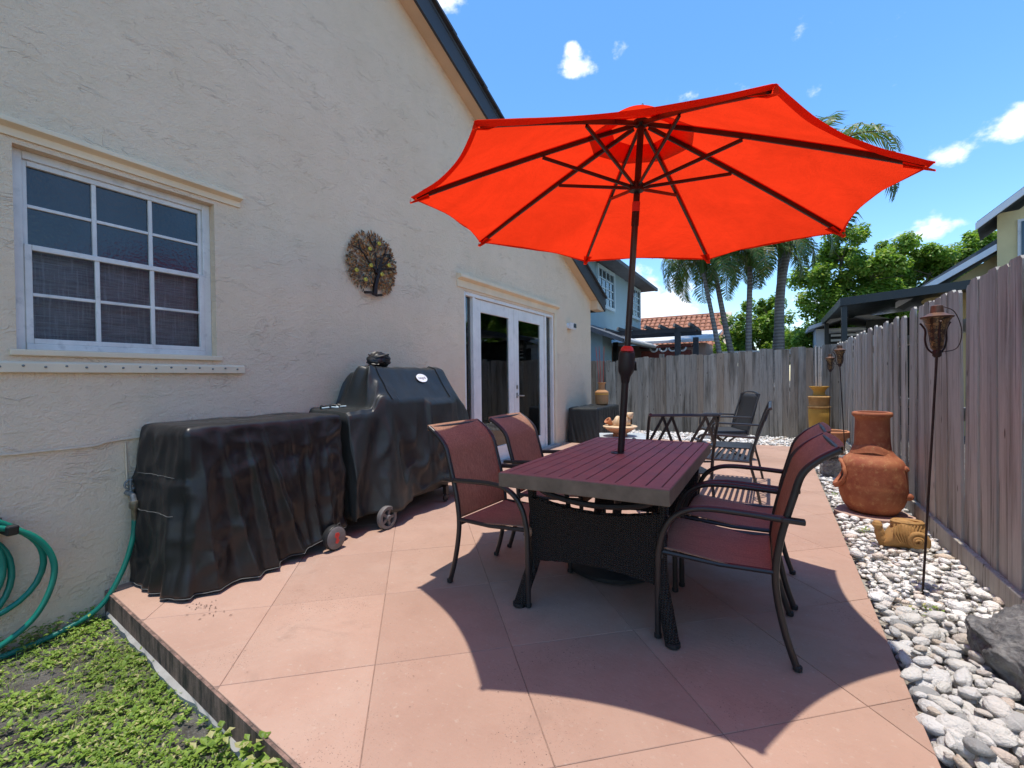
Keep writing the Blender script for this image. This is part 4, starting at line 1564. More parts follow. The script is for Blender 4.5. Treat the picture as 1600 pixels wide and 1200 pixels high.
bx = low_cover(0.30, 0.66, 0.66, 0.03, 3).build('covered_box', 'cover_grey', None, smooth=True, angle=70, loc=(-3.08, 8.72, 0))
tag(bx, 'low box under a faded black cover at the house corner', 'box')
vase = thing('clay_vase', 'tan clay vase with ringed shoulder on the covered box', 'vase', (-3.02, 8.98, 0.672))
MB().lathe([(0.10, 0), (0.125, 0.02), (0.135, 0.10), (0.135, 0.21), (0.125, 0.225), (0.14, 0.235), (0.135, 0.26), (0.09, 0.295), (0.068, 0.31), (0.062, 0.36), (0.068, 0.42), (0.085, 0.435), (0.085, 0.455), (0.05, 0.455), (0.045, 0.40)], 28).build('body', 'tan_clay', vase, smooth=True)
MB().lathe([(0.136, 0.205), (0.142, 0.215), (0.136, 0.226)], 28).build('shoulder_ring', 'ochre', vase, smooth=True)
for i, (dx, tx, ty) in enumerate(((-0.025, -0.10, 0.02), (0.02, 0.03, 0.03), (0.0, -0.03, -0.05))):
    m = MB().tube(cr([(0, 0, 0), (tx * 0.4, ty * 0.4, 0.5), (tx, ty, 1.1)], 5), [0.007] * 10 + [0.004], 6)
    o = m.build('dried_reed', 'reed_red', None, smooth=True, loc=(-3.02 + dx, 8.98, 0.76))
    tag(o, ('red dried reed leaning towards the house in the tan vase', 'upright red dried reed rising from the tan vase', 'middle red dried reed standing between the other two in the vase')[i], 'reed', 'red reeds in the vase')

# ------------------------------------------------------------------ pale side table and bowl
stb = thing('side_table', 'low square side table with pale stone top holding a clay bowl', 'table', (-1.72, 5.95, 0), radians(20))
MB().box(-0.30, 0.30, -0.30, 0.30, 0.415, 0.45).build('table_top', 'stone_top', stb, bevel=0.006)
MB().box(-0.26, 0.26, -0.26, 0.26, 0.36, 0.413).build('apron', 'iron', stb, bevel=0.004)
for sx in (-1, 1):
    for sy in (-1, 1):
        MB().tube([(sx * 0.25, sy * 0.25, 0), (sx * 0.24, sy * 0.24, 0.37)], 0.015, 8).build('leg', 'iron', stb, smooth=True)
bowl = thing('clay_bowl', 'footed terracotta bowl on the pale side table', 'bowl', (-1.74, 5.9, 0.452))
MB().lathe([(0.09, 0), (0.10, 0.015), (0.085, 0.03), (0.15, 0.07), (0.205, 0.11), (0.215, 0.125), (0.20, 0.13), (0.18, 0.115), (0.12, 0.07), (0.02, 0.05)], 36).build('body', 'terracotta', bowl, smooth=True)
MB().lathe([(0.205, 0.112), (0.222, 0.118), (0.222, 0.130), (0.205, 0.136)], 36).build('rim', 'shell', bowl, smooth=True)
shl = thing('conch_shell', 'large cream conch shell resting in the clay bowl', 'shell', (-1.72, 5.9, 0.56))
rws = []
for i in range(40):
    t_ = i / 39
    r_ = 0.008 + 0.105 * (sin(pi * min(1, t_ * 0.9)) ** 0.75) * (1 - 0.25 * t_)
    rws.append([(-0.14 + 0.27 * t_, (r_ * (1 + 0.12 * sin(a * 1 + t_ * 22))) * cos(a), 0.045 + 0.07 * t_ * 0.6 + (r_ * (1 + 0.14 * sin(a + t_ * 22))) * sin(a)) for a in [2 * pi * k / 20 for k in range(20)]])
m = MB().grid(rws, closed=True)
m.build('whorl', 'shell', shl, smooth=True)
MB().lathe([(0.005, 0.0), (0.035, 0.03), (0.05, 0.06), (0.03, 0.09), (0.005, 0.12)], 14).build('spire', 'shell', shl, smooth=True, loc=(0.07, 0, 0.13), rot=(0.2, 0.9, 0))
MB().lathe([(0.004, 0.0), (0.03, 0.03), (0.045, 0.08), (0.05, 0.10), (0.035, 0.10), (0.02, 0.06)], 14).build('lip', 'terracotta', shl, smooth=True, loc=(-0.12, -0.03, 0.03), rot=(0.3, -0.7, 0.4))

# ------------------------------------------------------------------ dining table
TX0, TY0 = -0.795, 2.737
tw_, tl_ = 0.83, 1.533
tab = thing('dining_table', 'rectangular patio table with burgundy slatted top and dark wicker base', 'table', (TX0, TY0, 0), radians(0.3))
ZT = 0.747
bw = 0.035
fr = MB()
fr.box(-tw_ / 2, tw_ / 2, -tl_ / 2, -tl_ / 2 + bw, ZT - 0.03, ZT)
fr.box(-tw_ / 2, tw_ / 2, tl_ / 2 - bw, tl_ / 2, ZT - 0.03, ZT)
fr.box(-tw_ / 2, -tw_ / 2 + bw, -tl_ / 2 + bw + 0.0005, tl_ / 2 - bw - 0.0005, ZT - 0.03, ZT - 0.0005)
fr.box(tw_ / 2 - bw, tw_ / 2, -tl_ / 2 + bw + 0.0005, tl_ / 2 - bw - 0.0005, ZT - 0.03, ZT - 0.0005)
fr.build('top_frame', 'table_slat', tab, bevel=0.003)
ap = MB()
e = 0.003
for (x0, x1, y0, y1) in ((-tw_ / 2 - e, tw_ / 2 + e, -tl_ / 2 - e, -tl_ / 2 + 0.02), (-tw_ / 2 - e, tw_ / 2 + e, tl_ / 2 - 0.02, tl_ / 2 + e), (-tw_ / 2 - e, -tw_ / 2 + 0.02, -tl_ / 2 + 0.02, tl_ / 2 - 0.02), (tw_ / 2 - 0.02, tw_ / 2 + e, -tl_ / 2 + 0.02, tl_ / 2 - 0.02)):
    ap.box(x0, x1, y0, y1, ZT - 0.072, ZT - 0.003 if False else ZT - 0.0035)
# apron sits just outside the frame's edge and below its top
ap.build('apron', 'taupe', tab, bevel=0.003)
NS = 11
iw = tw_ - 2 * bw
gap = 0.006
swd = (iw - gap * (NS + 1)) / NS
for i in range(NS):
    x0 = -tw_ / 2 + bw + gap + i * (swd + gap)
    MB().box(x0, x0 + swd, -tl_ / 2 + bw + 0.002, tl_ / 2 - bw - 0.002, ZT - 0.02, ZT - 0.001 - 0.0008 * random.random()).build('slat', 'table_slat', tab, bevel=0.002, segs=1)
MB().box(-tw_ / 2 + bw, tw_ / 2 - bw, -tl_ / 2 + bw, tl_ / 2 - bw, ZT - 0.05, ZT - 0.022).build('under_tray', 'bronze_frame', tab)
MB().lathe([(0.032, ZT - 0.002), (0.042, ZT - 0.002), (0.042, ZT + 0.003), (0.034, ZT + 0.004), (0.032, ZT - 0.001)], 24, (-0.05, 0.07, 0)).build('hole_ring', 'bronze_frame', tab, smooth=True)
for sy in (-1, 1):
    yc = sy * 0.535
    # wicker panel: waisted, top edge dips, bottom edge arched
    prof = []
    N = 18
    topz = lambda u: 0.585 - 0.05 * (1 - (2 * u - 1) ** 2)
    xl = lambda z: 0.330 + 0.035 * ((z - 0.36) / 0.25) ** 2
    botz = lambda u: 0.235 + 0.035 * (1 - (2 * u - 1) ** 2)
    rws_f, rws_b = [], []
    for k in range(N + 1):
        v = k / N
        rowf, rowb = [], []
        for j in range(25):
            u = j / 24
            z = lerp(botz(u), topz(u), v)
            x = lerp(-xl(z), xl(z), u)
            bulge = 0.006 * ((k + j) % 2)
            rowf.append((x, yc - 0.022 - bulge, z))
            rowb.append((x, yc + 0.022 + bulge, z))
        rws_f.append(rowf)
        rws_b.append(rowb)
    pm = MB().grid(rws_f).grid(rws_b)
    pm.grid([rws_f[-1], rws_b[-1]]).grid([rws_f[0], rws_b[0]])
    pm.build('wicker_panel', 'wicker', tab, smooth=True)
    for sx in (-1, 1):
        yf = yc + sy * 0.0
        P = cr([(sx * 0.395, yc + sy * 0.07, 0.0), (sx * 0.366, yc + sy * 0.035, 0.12), (sx * 0.335, yc, 0.25), (sx * 0.328, yc, 0.42), (sx * 0.345, yc, 0.58), (sx * 0.345, yc, 0.70)], 6)
        R_ = []
        for p in P:
            R_.append(0.033 if p.z < 0.5 else 0.024)
        MB().tube(P, R_, 14).build('leg', 'wicker', tab, smooth=True)
        MB().lathe([(0.03, 0), (0.034, 0.004), (0.034, 0.02), (0.03, 0.022)], 14, (sx * 0.396, yc + sy * 0.072, 0)).build('foot', 'black_plastic', tab, smooth=True)
    m = MB().tube(cr([(-0.345, yc, 0.66), (-0.24, yc, 0.60), (0.0, yc, 0.572), (0.24, yc, 0.60), (0.345, yc, 0.66)], 6), 0.016, 8)
    m.build('top_rail', 'bronze_frame', tab, smooth=True)
    MB().bar((-0.36, yc, 0.685), (0.36, yc, 0.685), 0.035, 0.02).build('cross_rail', 'bronze_frame', tab)
for sx in (-0.2, 0.2):
    MB().bar((sx, -0.53, 0.685), (sx, 0.53, 0.685), 0.03, 0.02).build('long_rail', 'bronze_frame', tab)


# ------------------------------------------------------------------ sling chairs
def make_chair(label):
    c = thing('sling_chair', label, 'chair', (0, 0, 0), 0, 'rust sling chairs round the table')
    hw_ = 0.258
    for sy in (-1, 1):
        y = sy * hw_
        # front leg sweeping up into the arm
        P = [(0.262, y, 0.0), (0.262, y, 0.2), (0.258, y, 0.40)]
        P += [(0.235, y, 0.50), (0.19, y, 0.575), (0.12, y, 0.618), (0.03, y, 0.632), (-0.10, y, 0.630), (-0.25, y, 0.622)]
        Q = [P[0], P[1]] + cr(P[2:], 5)
        MB().tube(Q, 0.0145, 10).build('front_leg', 'bronze_frame', c, smooth=True)
        MB().bar((-0.24, y, 0.623), (-0.325, y, 0.620), 0.035, 0.022).build('arm_end', 'bronze_frame', c, bevel=0.005)
        # rear leg and back upright in one bent tube
        yb = sy * (hw_ - 0.012)
        P = cr([(-0.295, yb, 0.0), (-0.255, yb, 0.13), (-0.225, yb, 0.28), (-0.218, yb, 0.40), (-0.24, yb, 0.55), (-0.285, yb, 0.72), (-0.315, yb, 0.815), (-0.37, yb, 0.875), (-0.445, yb, 0.925)], 5)
        MB().tube(P, 0.0145, 10).build('rear_leg', 'bronze_frame', c, smooth=True)
        MB().tube([(0.258, yb, 0.405), (0.0, yb, 0.388), (-0.219, yb, 0.392)], 0.012, 8).build('seat_rail', 'bronze_frame', c, smooth=True)
        for x in (0.262, -0.295):
            MB().lathe([(0.016, 0), (0.018, 0.002), (0.018, 0.018), (0.0155, 0.02)], 10, (x, y if x > 0 else yb, 0)).build('foot', 'black_plastic', c, smooth=True)
    MB().tube([(0.245, -hw_, 0.385), (0.245, 0, 0.375), (0.245, hw_, 0.385)], 0.011, 8).build('front_stretcher', 'bronze_frame', c, smooth=True)
    MB().tube([(-0.225, -hw_ + 0.02, 0.36), (-0.225, hw_ - 0.02, 0.36)], 0.011, 8).build('rear_stretcher', 'bronze_frame', c, smooth=True)
    MB().tube([(-0.44, -hw_ + 0.02, 0.922), (-0.44, hw_ - 0.02, 0.922)], 0.010, 8).build('top_rail', 'bronze_frame', c, smooth=True)
    # sling cloth: seat and back
    sp_ = cr([(0.268, 0, 0.372), (0.272, 0, 0.405), (0.25, 0, 0.425), (0.15, 0, 0.418), (0.0, 0, 0.402), (-0.13, 0, 0.392), (-0.205, 0, 0.398)], 6)
    bp_ = cr([(-0.212, 0, 0.40), (-0.225, 0, 0.50), (-0.252, 0, 0.62), (-0.283, 0, 0.735), (-0.31, 0, 0.815), (-0.365, 0, 0.882), (-0.445, 0, 0.938), (-0.455, 0, 0.928), (-0.452, 0, 0.905)], 6)
    for nm, pp, sag in (('seat', sp_, 0.02), ('backrest', bp_, 0.018)):
        rows = []
        n = len(pp)
        for i, p in enumerate(pp):
            tt = i / (n - 1)
            wv = sin(pi * tt) ** 0.5 * sag
            row = []
            for j in range(13):
                u = j / 12
                y = lerp(-hw_ + 0.006, hw_ - 0.006, u)
                s_ = (1 - (2 * u - 1) ** 2) * wv
                row.append((p.x - (s_ if nm == 'backrest' else 0), y, p.z - (s_ if nm == 'seat' else 0)))
            rows.append(row)
        MB().grid(rows).build(nm, 'sling', c, smooth=True, solid=0.004, angle=70)
    return c


ch = make_chair('near right rust sling chair, back to the pebbles, closest to the camera')
ch.location = (-0.215, 2.44, 0)
ch.rotation_euler = (0, 0, pi + radians(1.5))
copy_thing(ch, (-0.195, 3.03, 0), pi - radians(1), 'far right rust sling chair tucked in behind the closest one')
copy_thing(ch, (-1.385, 2.41, 0), radians(-3), 'near left rust sling chair on the grill side, front leg beside the wicker base')
copy_thing(ch, (-1.375, 3.10, 0), radians(2), 'far left rust sling chair in front of the french doors')

# ------------------------------------------------------------------ umbrella
UC = Vector((-0.692, 2.680, 2.164))
UN = Vector((0.084, -0.008, 0.996)).normalized()
UA = Vector((0, 1, 0)).cross(UN).normalized()
UB = UN.cross(UA)
UR = 1.292
PH = -0.988
PB = Vector((-0.90, 2.885, 0.0))
HUB = UC + UN * 0.535
umb = thing('patio_umbrella', 'large open orange-red umbrella standing through the dining table', 'umbrella', PB)


def U(r, a, h):
    return UC + (UA * cos(a) + UB * sin(a)) * r + UN * h - PB


def pole_at(t_):
    return PB.lerp(HUB, t_) - PB


MB().tube([pole_at(0.02), pole_at(0.46)], 0.0215, 16).build('lower_pole', 'bronze_frame', umb, smooth=True)
MB().tube([pole_at(0.455), pole_at(1.0)], 0.019, 16).build('upper_pole', 'bronze_frame', umb, smooth=True)
ax = (HUB - PB).normalized()
cp = [(0.44, 0.024), (0.455, 0.03), (0.465, 0.046), (0.475, 0.05), (0.50, 0.05), (0.51, 0.046), (0.515, 0.03)]
MB().tube([pole_at(a) for a, b in cp], [b for a, b in cp], 18).build('crank_housing', 'black_plastic', umb, smooth=True)
MB().tube([pole_at(0.513), pole_at(0.519), pole_at(0.524)], [0.040, 0.036, 0.022], 16).build('tilt_collar', 'red_mark', umb, smooth=True)
MB().tube([pole_at(0.487), pole_at(0.487) + Vector((0.03, 0.09, 0)), pole_at(0.487) + Vector((0.03, 0.1, -0.05))], 0.009, 8).build('crank_handle', 'black_plastic', umb, smooth=True)
MB().tube([pole_at(0.785), pole_at(0.815)], 0.022, 16).build('tilt_joint', 'black_plastic', umb, smooth=True)
MB().tube([pole_at(0.815), pole_at(0.835)], 0.0225, 16).build('joint_band', 'red_mark', umb, smooth=True)
RUN = UC + UN * 0.165 - PB
MB().tube([RUN - UN * 0.03, RUN - UN * 0.025, RUN + UN * 0.015, RUN + UN * 0.03], [0.028, 0.042, 0.042, 0.026], 16).build('runner', 'black_plastic', umb, smooth=True)
HT = HUB - PB
MB().tube([HT - UN * 0.03, HT - UN * 0.02, HT + UN * 0.02, HT + UN * 0.03], [0.03, 0.045, 0.045, 0.03], 16).build('top_hub', 'black_plastic', umb, smooth=True)
RH = 0.535


def rib_h(r):
    # rib drops from the hub to the tip, almost straight
    q = r / UR
    return RH * (1 - q) + 0.05 * q * (1 - q)


for i in range(8):
    a = PH + i * pi / 4
    rb = MB()
    P = [U(r, a, rib_h(r) - 0.012) for r in (0.045, 0.3, 0.6, 0.9, 1.15, UR - 0.03)]
    for (p, q) in zip(P, P[1:]):
        rb.bar(p, q, 0.017, 0.024, UN)
    rb.build('rib', 'bronze_frame', umb, bevel=0.003)
    st_ = MB()
    st_.bar(RUN + (UA * cos(a) + UB * sin(a)) * 0.035, U(0.56, a, rib_h(0.56) - 0.03), 0.014, 0.019, UN)
    st_.build('strut', 'bronze_frame', umb, bevel=0.003)
# canopy cloth: eight gores, scalloped hem
VR = 0.17
for i in range(8):
    a0 = PH + i * pi / 4
    rows = []
    nr, na = 22, 16
    for j in range(nr + 1):
        s_ = j / nr
        row = []
        for k in range(na + 1):
            u = k / na
            w_ = 4 * u * (1 - u)
            aa = a0 + u * pi / 4
            # chord distance for a straight-sided gore
            ch_ = cos(pi / 8) / cos((u - 0.5) * pi / 4)
            rout = UR * ch_ * (1 - 0.055 * w_)
            r = lerp(VR * ch_, rout, s_)
            req = r / ch_
            h = rib_h(min(req, UR)) + 0.006 - 0.028 * w_ * s_ * (0.35 + 0.65 * s_)
            h += 0.006 * nz(u * 5 + i * 3, s_ * 5) * s_ * w_
            row.append(U(r, aa, h))
        rows.append(row)
    g_ = MB().grid(rows)
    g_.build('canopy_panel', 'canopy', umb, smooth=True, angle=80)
    hm = MB()
    last = rows[-1]
    low = []
    for k, p in enumerate(last):
        u = k / na
        a_ = a0 + u * pi / 4
        low.append(p - UN * (0.013 + 0.004 * sin(u * 9 + i * 2)) - (UA * cos(a_) + UB * sin(a_)) * 0.016)
    hm.grid([last, low])
    hm.build('hem', 'canopy', umb, smooth=True, angle=80)
    sm_ = MB()
    sm_.grid([[U(r_, a0, rib_h(r_) + 0.004) + (UA * -sin(a0) + UB * cos(a0)) * q_ for q_ in (-0.012, 0.012)] for r_ in (VR, 0.4, 0.7, 1.0, UR)])
    sm_.build('seam_tape', 'canopy', umb)
    # tip pocket
    tp = MB()
    p0, p1 = U(UR - 0.10, a0, rib_h(UR - 0.10) - 0.026), U(UR + 0.004, a0, rib_h(UR) - 0.008)
    sd = (UA * -sin(a0) + UB * cos(a0))
    tp.add([p0 - sd * 0.035, p0 + sd * 0.035, p1 + sd * 0.012 - UN * 0.02, p1 - sd * 0.012 - UN * 0.02, p1 + UN * 0.012], [(0, 1, 2, 3), (2, 3, 4)])
    tp.build('tip_pocket', 'canopy', umb)
# vent cap above the opening, edges lifting in scallops
for i in range(8):
    a0 = PH + i * pi / 4
    rows = []
    for j in range(9):
        s_ = j / 8
        row = []
        for k in range(13):
            u = k / 12
            w_ = 4 * u * (1 - u)
            ch_ = cos(pi / 8) / cos((u - 0.5) * pi / 4)
            r = lerp(0.012, 0.31 * ch_, s_)
            h = rib_h(r / ch_) + 0.018 + 0.035 * s_ ** 2 * w_ + 0.008 * s_
            row.append(U(r, a0 + u * pi / 4, h))
        rows.append(row)
    MB().grid(rows).build('vent_flap', 'canopy', umb, smooth=True, angle=80)
MB().tube([HT + UN * 0.03, HT + UN * 0.06, HT + UN * 0.075, HT + UN * 0.10], [0.03, 0.028, 0.012, 0.004], 12).build('finial', 'bronze_frame', umb, smooth=True)
ub = thing('umbrella_base', 'heavy black round umbrella base under the dining table', 'umbrella base', (PB.x, PB.y, 0))
MB().lathe([(0.27, 0), (0.30, 0.008), (0.30, 0.03), (0.26, 0.055), (0.10, 0.075), (0.045, 0.085), (0.04, 0.12)], 40).build('weight', 'black_plastic', ub, smooth=True)
MB().tube([(0, 0, 0.1), ((HUB - PB) * (0.40 / (HUB - PB).z))], 0.029, 16).build('socket', 'black_plastic', ub, smooth=True)


# ------------------------------------------------------------------ iron furniture
def lattice(mb, p0, p1, q0, q1, nx, w_, h_):
    """p0-p1 bottom edge, q0-q1 top edge; zigzag double chevrons of flat bars"""
    def P(u, v):
        a = Vector(p0).lerp(Vector(p1), u)
        b = Vector(q0).lerp(Vector(q1), u)
        return a.lerp(b, v)
    nrm = (Vector(p1) - Vector(p0)).cross(Vector(q0) - Vector(p0)).normalized()
    k = 0
    u = -0.5 / nx
    step = 1.0 / nx
    while u < 1.0:
        for (a, b) in (((u, 0.0), (u + step * 0.62, 1.0)), ((u + step * 0.62, 1.0), (u + step * 1.24, 0.0))):
            for off in (0.0, 0.26 * step):
                (ua, va), (ub, vb) = (a[0] + off, a[1]), (b[0] + off, b[1])
                # clip to the panel
                pts_ = []
                for tt in (0.0, 1.0):
                    uu, vv_ = lerp(ua, ub, tt), lerp(va, vb, tt)
                    if uu < 0:
                        t2 = (0 - ua) / (ub - ua)
                        uu, vv_ = 0, lerp(va, vb, t2)
                    if uu > 1:
                        t2 = (1 - ua) / (ub - ua)
                        uu, vv_ = 1, lerp(va, vb, t2)
                    pts_.append((uu, vv_))
                if ua < 1 and ub > 0 and abs(pts_[0][0] - pts_[1][0]) > 0.03:
                    nudge = nrm * (0.004 if b[1] > a[1] else -0.004)
                    mb.bar(P(*pts_[0]) + nudge, P(*pts_[1]) + nudge, w_, h_, nrm)
        u += step * 1.24
        k += 1


def iron_seat(name, label, width, rz, loc, slats=True):
    c = thing(name, label, 'chair' if width < 0.8 else 'bench', loc, rz)
    h = width / 2
    for sy in (-1, 1):
        y = sy * h
        MB().tube(cr([(-0.30, y, 0), (-0.26, y, 0.2), (-0.22, y, 0.40), (-0.27, y, 0.62), (-0.36, y, 0.88), (-0.40, y, 0.915)], 5), 0.013, 8).build('rear_leg', 'iron', c, smooth=True)
        MB().tube(cr([(0.25, y, 0), (0.24, y, 0.2), (0.25, y, 0.42), (0.25, y, 0.58), (0.21, y, 0.635), (0.08, y, 0.64), (-0.28, y, 0.63)], 5), 0.012, 8).build('front_leg', 'iron', c, smooth=True)
        MB().tube([(0.245, y, 0.40), (-0.22, y, 0.395)], 0.011, 8).build('seat_rail', 'iron', c, smooth=True)
    MB().tube([(0.245, -h, 0.40), (0.245, h, 0.40)], 0.011, 8).build('front_rail', 'iron', c, smooth=True)
    MB().tube([(-0.22, -h, 0.395), (-0.22, h, 0.395)], 0.011, 8).build('rear_rail', 'iron', c, smooth=True)
    MB().bar((-0.385, -h, 0.905), (-0.385, h, 0.905), 0.03, 0.022, (0.3, 0, 1)).build('top_rail', 'iron', c, bevel=0.004)
    lt = MB()
    lattice(lt, (-0.245, -h, 0.50), (-0.245, h, 0.50), (-0.375, -h, 0.895), (-0.375, h, 0.895), 2 if width < 0.8 else 4, 0.022, 0.007)
    lt.bar((-0.245, -h, 0.50), (-0.245, h, 0.50), 0.015, 0.015)
    lt.build('back_lattice', 'iron', c)
    n = 9
    for i in range(n):
        x = lerp(-0.19, 0.22, i / (n - 1))
        MB().bar((x, -h, 0.405), (x, h, 0.405), 0.028, 0.006).build('seat_slat', 'iron', c)
    return c


iron_seat('iron_chair', 'black iron chair with lattice back behind the dining table', 0.56, radians(118), (-0.80, 4.26, 0))
lv_ = iron_seat('iron_bench', 'black iron loveseat with lattice back turned side-on beyond the table', 1.26, pi, (-0.40, 5.53, 0))
MB().box(-0.19, 0.2, -0.58, -0.1, 0.412, 0.425).build('seat_plate', 'iron', lv_, bevel=0.004)

rc = thing('rocker_chair', 'black mesh-backed rocker chair nearest the grey back fence', 'chair', (-0.62, 7.55, 0), radians(205))
h = 0.30
for sy in (-1, 1):
    y = sy * h
    MB().tube(cr([(-0.2, y, 0.36), (-0.26, y, 0.6), (-0.37, y, 0.95)], 5), 0.014, 8).build('back_upright', 'iron', rc, smooth=True)
    MB().tube(cr([(0.25, y, 0.38), (0.27, y, 0.5), (0.25, y, 0.60), (0.16, y, 0.635), (-0.26, y, 0.62)], 5), 0.013, 8).build('arm', 'iron', rc, smooth=True)
    MB().tube([(0.25, y, 0.39), (-0.2, y, 0.37)], 0.013, 8).build('seat_rail', 'iron', rc, smooth=True)
MB().tube(cr([(-0.37, -h, 0.95), (-0.385, -0.1, 0.98), (-0.385, 0.1, 0.98), (-0.37, h, 0.95)], 4), 0.014, 8).build('top_rail', 'iron', rc, smooth=True)
MB().grid([[(lerp(-0.205, -0.37, v) - 0.02 * sin(pi * v), y, lerp(0.38, 0.955, v)) for y in (-h, -h / 2, 0, h / 2, h)] for v in [i / 10 for i in range(11)]]).build('back_mesh', 'mesh', rc, smooth=True, solid=0.004)
MB().box(-0.2, 0.27, -h, h, 0.385, 0.425).build('seat', 'mesh', rc, bevel=0.015)
for sy in (-1, 1):
    MB().tube(cr([(0.2, sy * 0.13, 0.36), (0.02, sy * 0.1, 0.2), (0.24, sy * 0.2, 0.02), (0.27, sy * 0.22, 0.0)], 5), 0.013, 8).build('spring_leg', 'iron', rc, smooth=True)
    MB().tube(cr([(-0.16, sy * 0.13, 0.36), (0.0, sy * 0.1, 0.2), (-0.22, sy * 0.2, 0.02), (-0.25, sy * 0.22, 0.0)], 5), 0.013, 8).build('spring_leg', 'iron', rc, smooth=True)
MB().tube([(0.27, -0.22, 0.012), (0.27, 0.22, 0.012)], 0.012, 8).build('base_bar', 'iron', rc, smooth=True)
MB().tube([(-0.25, -0.22, 0.012), (-0.25, 0.22, 0.012)], 0.012, 8).build('base_bar', 'iron', rc, smooth=True)
# ------------------------------------------------------------------ chiminea, snail, pots, rocks
CHX, CHY = 0.765, 5.05
slab = MB()
sp_ = [(0.29 * cos(a) * (1.0 if sin(a) < 0 else 0.9), 0.27 * sin(a)) for a in [2 * pi * k / 36 for k in range(36)]]
slab.prism(sp_, 'z', -0.05, 0.012)
o = slab.build('stone_paver', 'paver', None, bevel=0.006, loc=(CHX, CHY - 0.01, 0))
tag(o, 'rounded pink paver lying under the clay chiminea', 'paver')
chm = thing('chiminea', 'pot-bellied red clay chiminea with tall neck beside the fence', 'chiminea', (CHX, CHY, 0.012))
prof = [(0.13, 0.0), (0.175, 0.012), (0.215, 0.07), (0.238, 0.14), (0.246, 0.21), (0.242, 0.30), (0.234, 0.37), (0.226, 0.43), (0.208, 0.465), (0.165, 0.505), (0.136, 0.545), (0.128, 0.62), (0.125, 0.72), (0.122, 0.80), (0.124, 0.83), (0.138, 0.84), (0.146, 0.855), (0.142, 0.875), (0.128, 0.88), (0.108, 0.876), (0.104, 0.84), (0.104, 0.6)]
NS_ = 64
vs, fs = [], []
pz = []
for (a_, b_), (c_, d_) in zip(prof, prof[1:]):
    n_ = max(1, int((abs(d_ - b_) + abs(c_ - a_)) / 0.022))
    for q in range(n_):
        pz.append((lerp(a_, c_, q / n_), lerp(b_, d_, q / n_)))
pz.append(prof[-1])
for (r_, z_) in pz:
    for k in range(NS_):
        a = 2 * pi * k / NS_
        rr_ = r_ * (1 + 0.010 * nz(cos(a) * 2, sin(a) * 2, z_ * 6))
        vs.append((rr_ * cos(a), rr_ * sin(a), z_))
# mouth opens towards -x, slightly towards the camera
MA = radians(176)
outer = len([1 for (r_, z_) in pz if True])
topi = max(range(len(pz)), key=lambda i: pz[i][1])
for i in range(len(pz) - 1):
    for k in range(NS_):
        a = 2 * pi * (k + 0.5) / NS_
        z_ = (pz[i][1] + pz[i + 1][1]) / 2
        da = (a - MA + pi) % (2 * pi) - pi
        if i < topi and (da / 0.62) ** 2 + ((z_ - 0.325) / 0.115) ** 2 < 1:
            continue
        fs.append((i * NS_ + k, i * NS_ + (k + 1) % NS_, (i + 1) * NS_ + (k + 1) % NS_, (i + 1) * NS_ + k))
fs.append(tuple(range(NS_ - 1, -1, -1)))
MB().add(vs, fs).build('belly', 'chiminea', chm, smooth=True, solid=0.016, angle=60)
MB().lathe([(0.02, 0.03), (0.19, 0.04), (0.222, 0.14), (0.225, 0.25), (0.21, 0.36), (0.15, 0.47), (0.10, 0.50)], 32).build('firebox', 'soot', chm, smooth=True)
lip = MB()
pts = []
for k in range(28):
    q = 2 * pi * k / 28
    aa = MA + 0.62 * cos(q)
    z_ = 0.325 + 0.115 * sin(q)
    rr_ = 0.243 + 0.022 * max(0, -sin(q)) + (0.0 if z_ < 0.38 else -0.015)
    pts.append((rr_ * cos(aa), rr_ * sin(aa), z_))
lip.tube(pts, [0.016 + 0.008 * max(0, -sin(2 * pi * k / 28)) for k in range(28)], 8, closed=True)
lip.build('mouth_lip', 'chiminea', chm, smooth=True)
MB().lathe([(0.026, 0), (0.03, 0.02), (0.026, 0.045), (0.008, 0.055)], 12).build('lug', 'chiminea', chm, smooth=True, loc=(0.225 * cos(-0.35), 0.225 * sin(-0.35), 0.165), rot=(0, radians(75), -0.35))
MB().lathe([(0.024, 0), (0.028, 0.012), (0.02, 0.03), (0.006, 0.035)], 12).build('lug', 'chiminea', chm, smooth=True, loc=(0.218 * cos(-0.4), 0.218 * sin(-0.4), 0.40), rot=(0, radians(60), -0.4))
# collar where the neck is luted on
rws = []
for k in range(49):
    a = 2 * pi * k / 48
    zc = 0.555 + 0.035 * cos(a - radians(230)) + 0.012 * sin(3 * a)
    rws.append([((0.128 + 0.012 * s_) * cos(a), (0.128 + 0.012 * s_) * sin(a), zc + dz) for (s_, dz) in ((0.0, 0.012), (1.0, 0.0), (1.6, -0.03), (2.6, -0.06))])
MB().grid(rws).build('neck_collar', 'chiminea', chm, smooth=True)

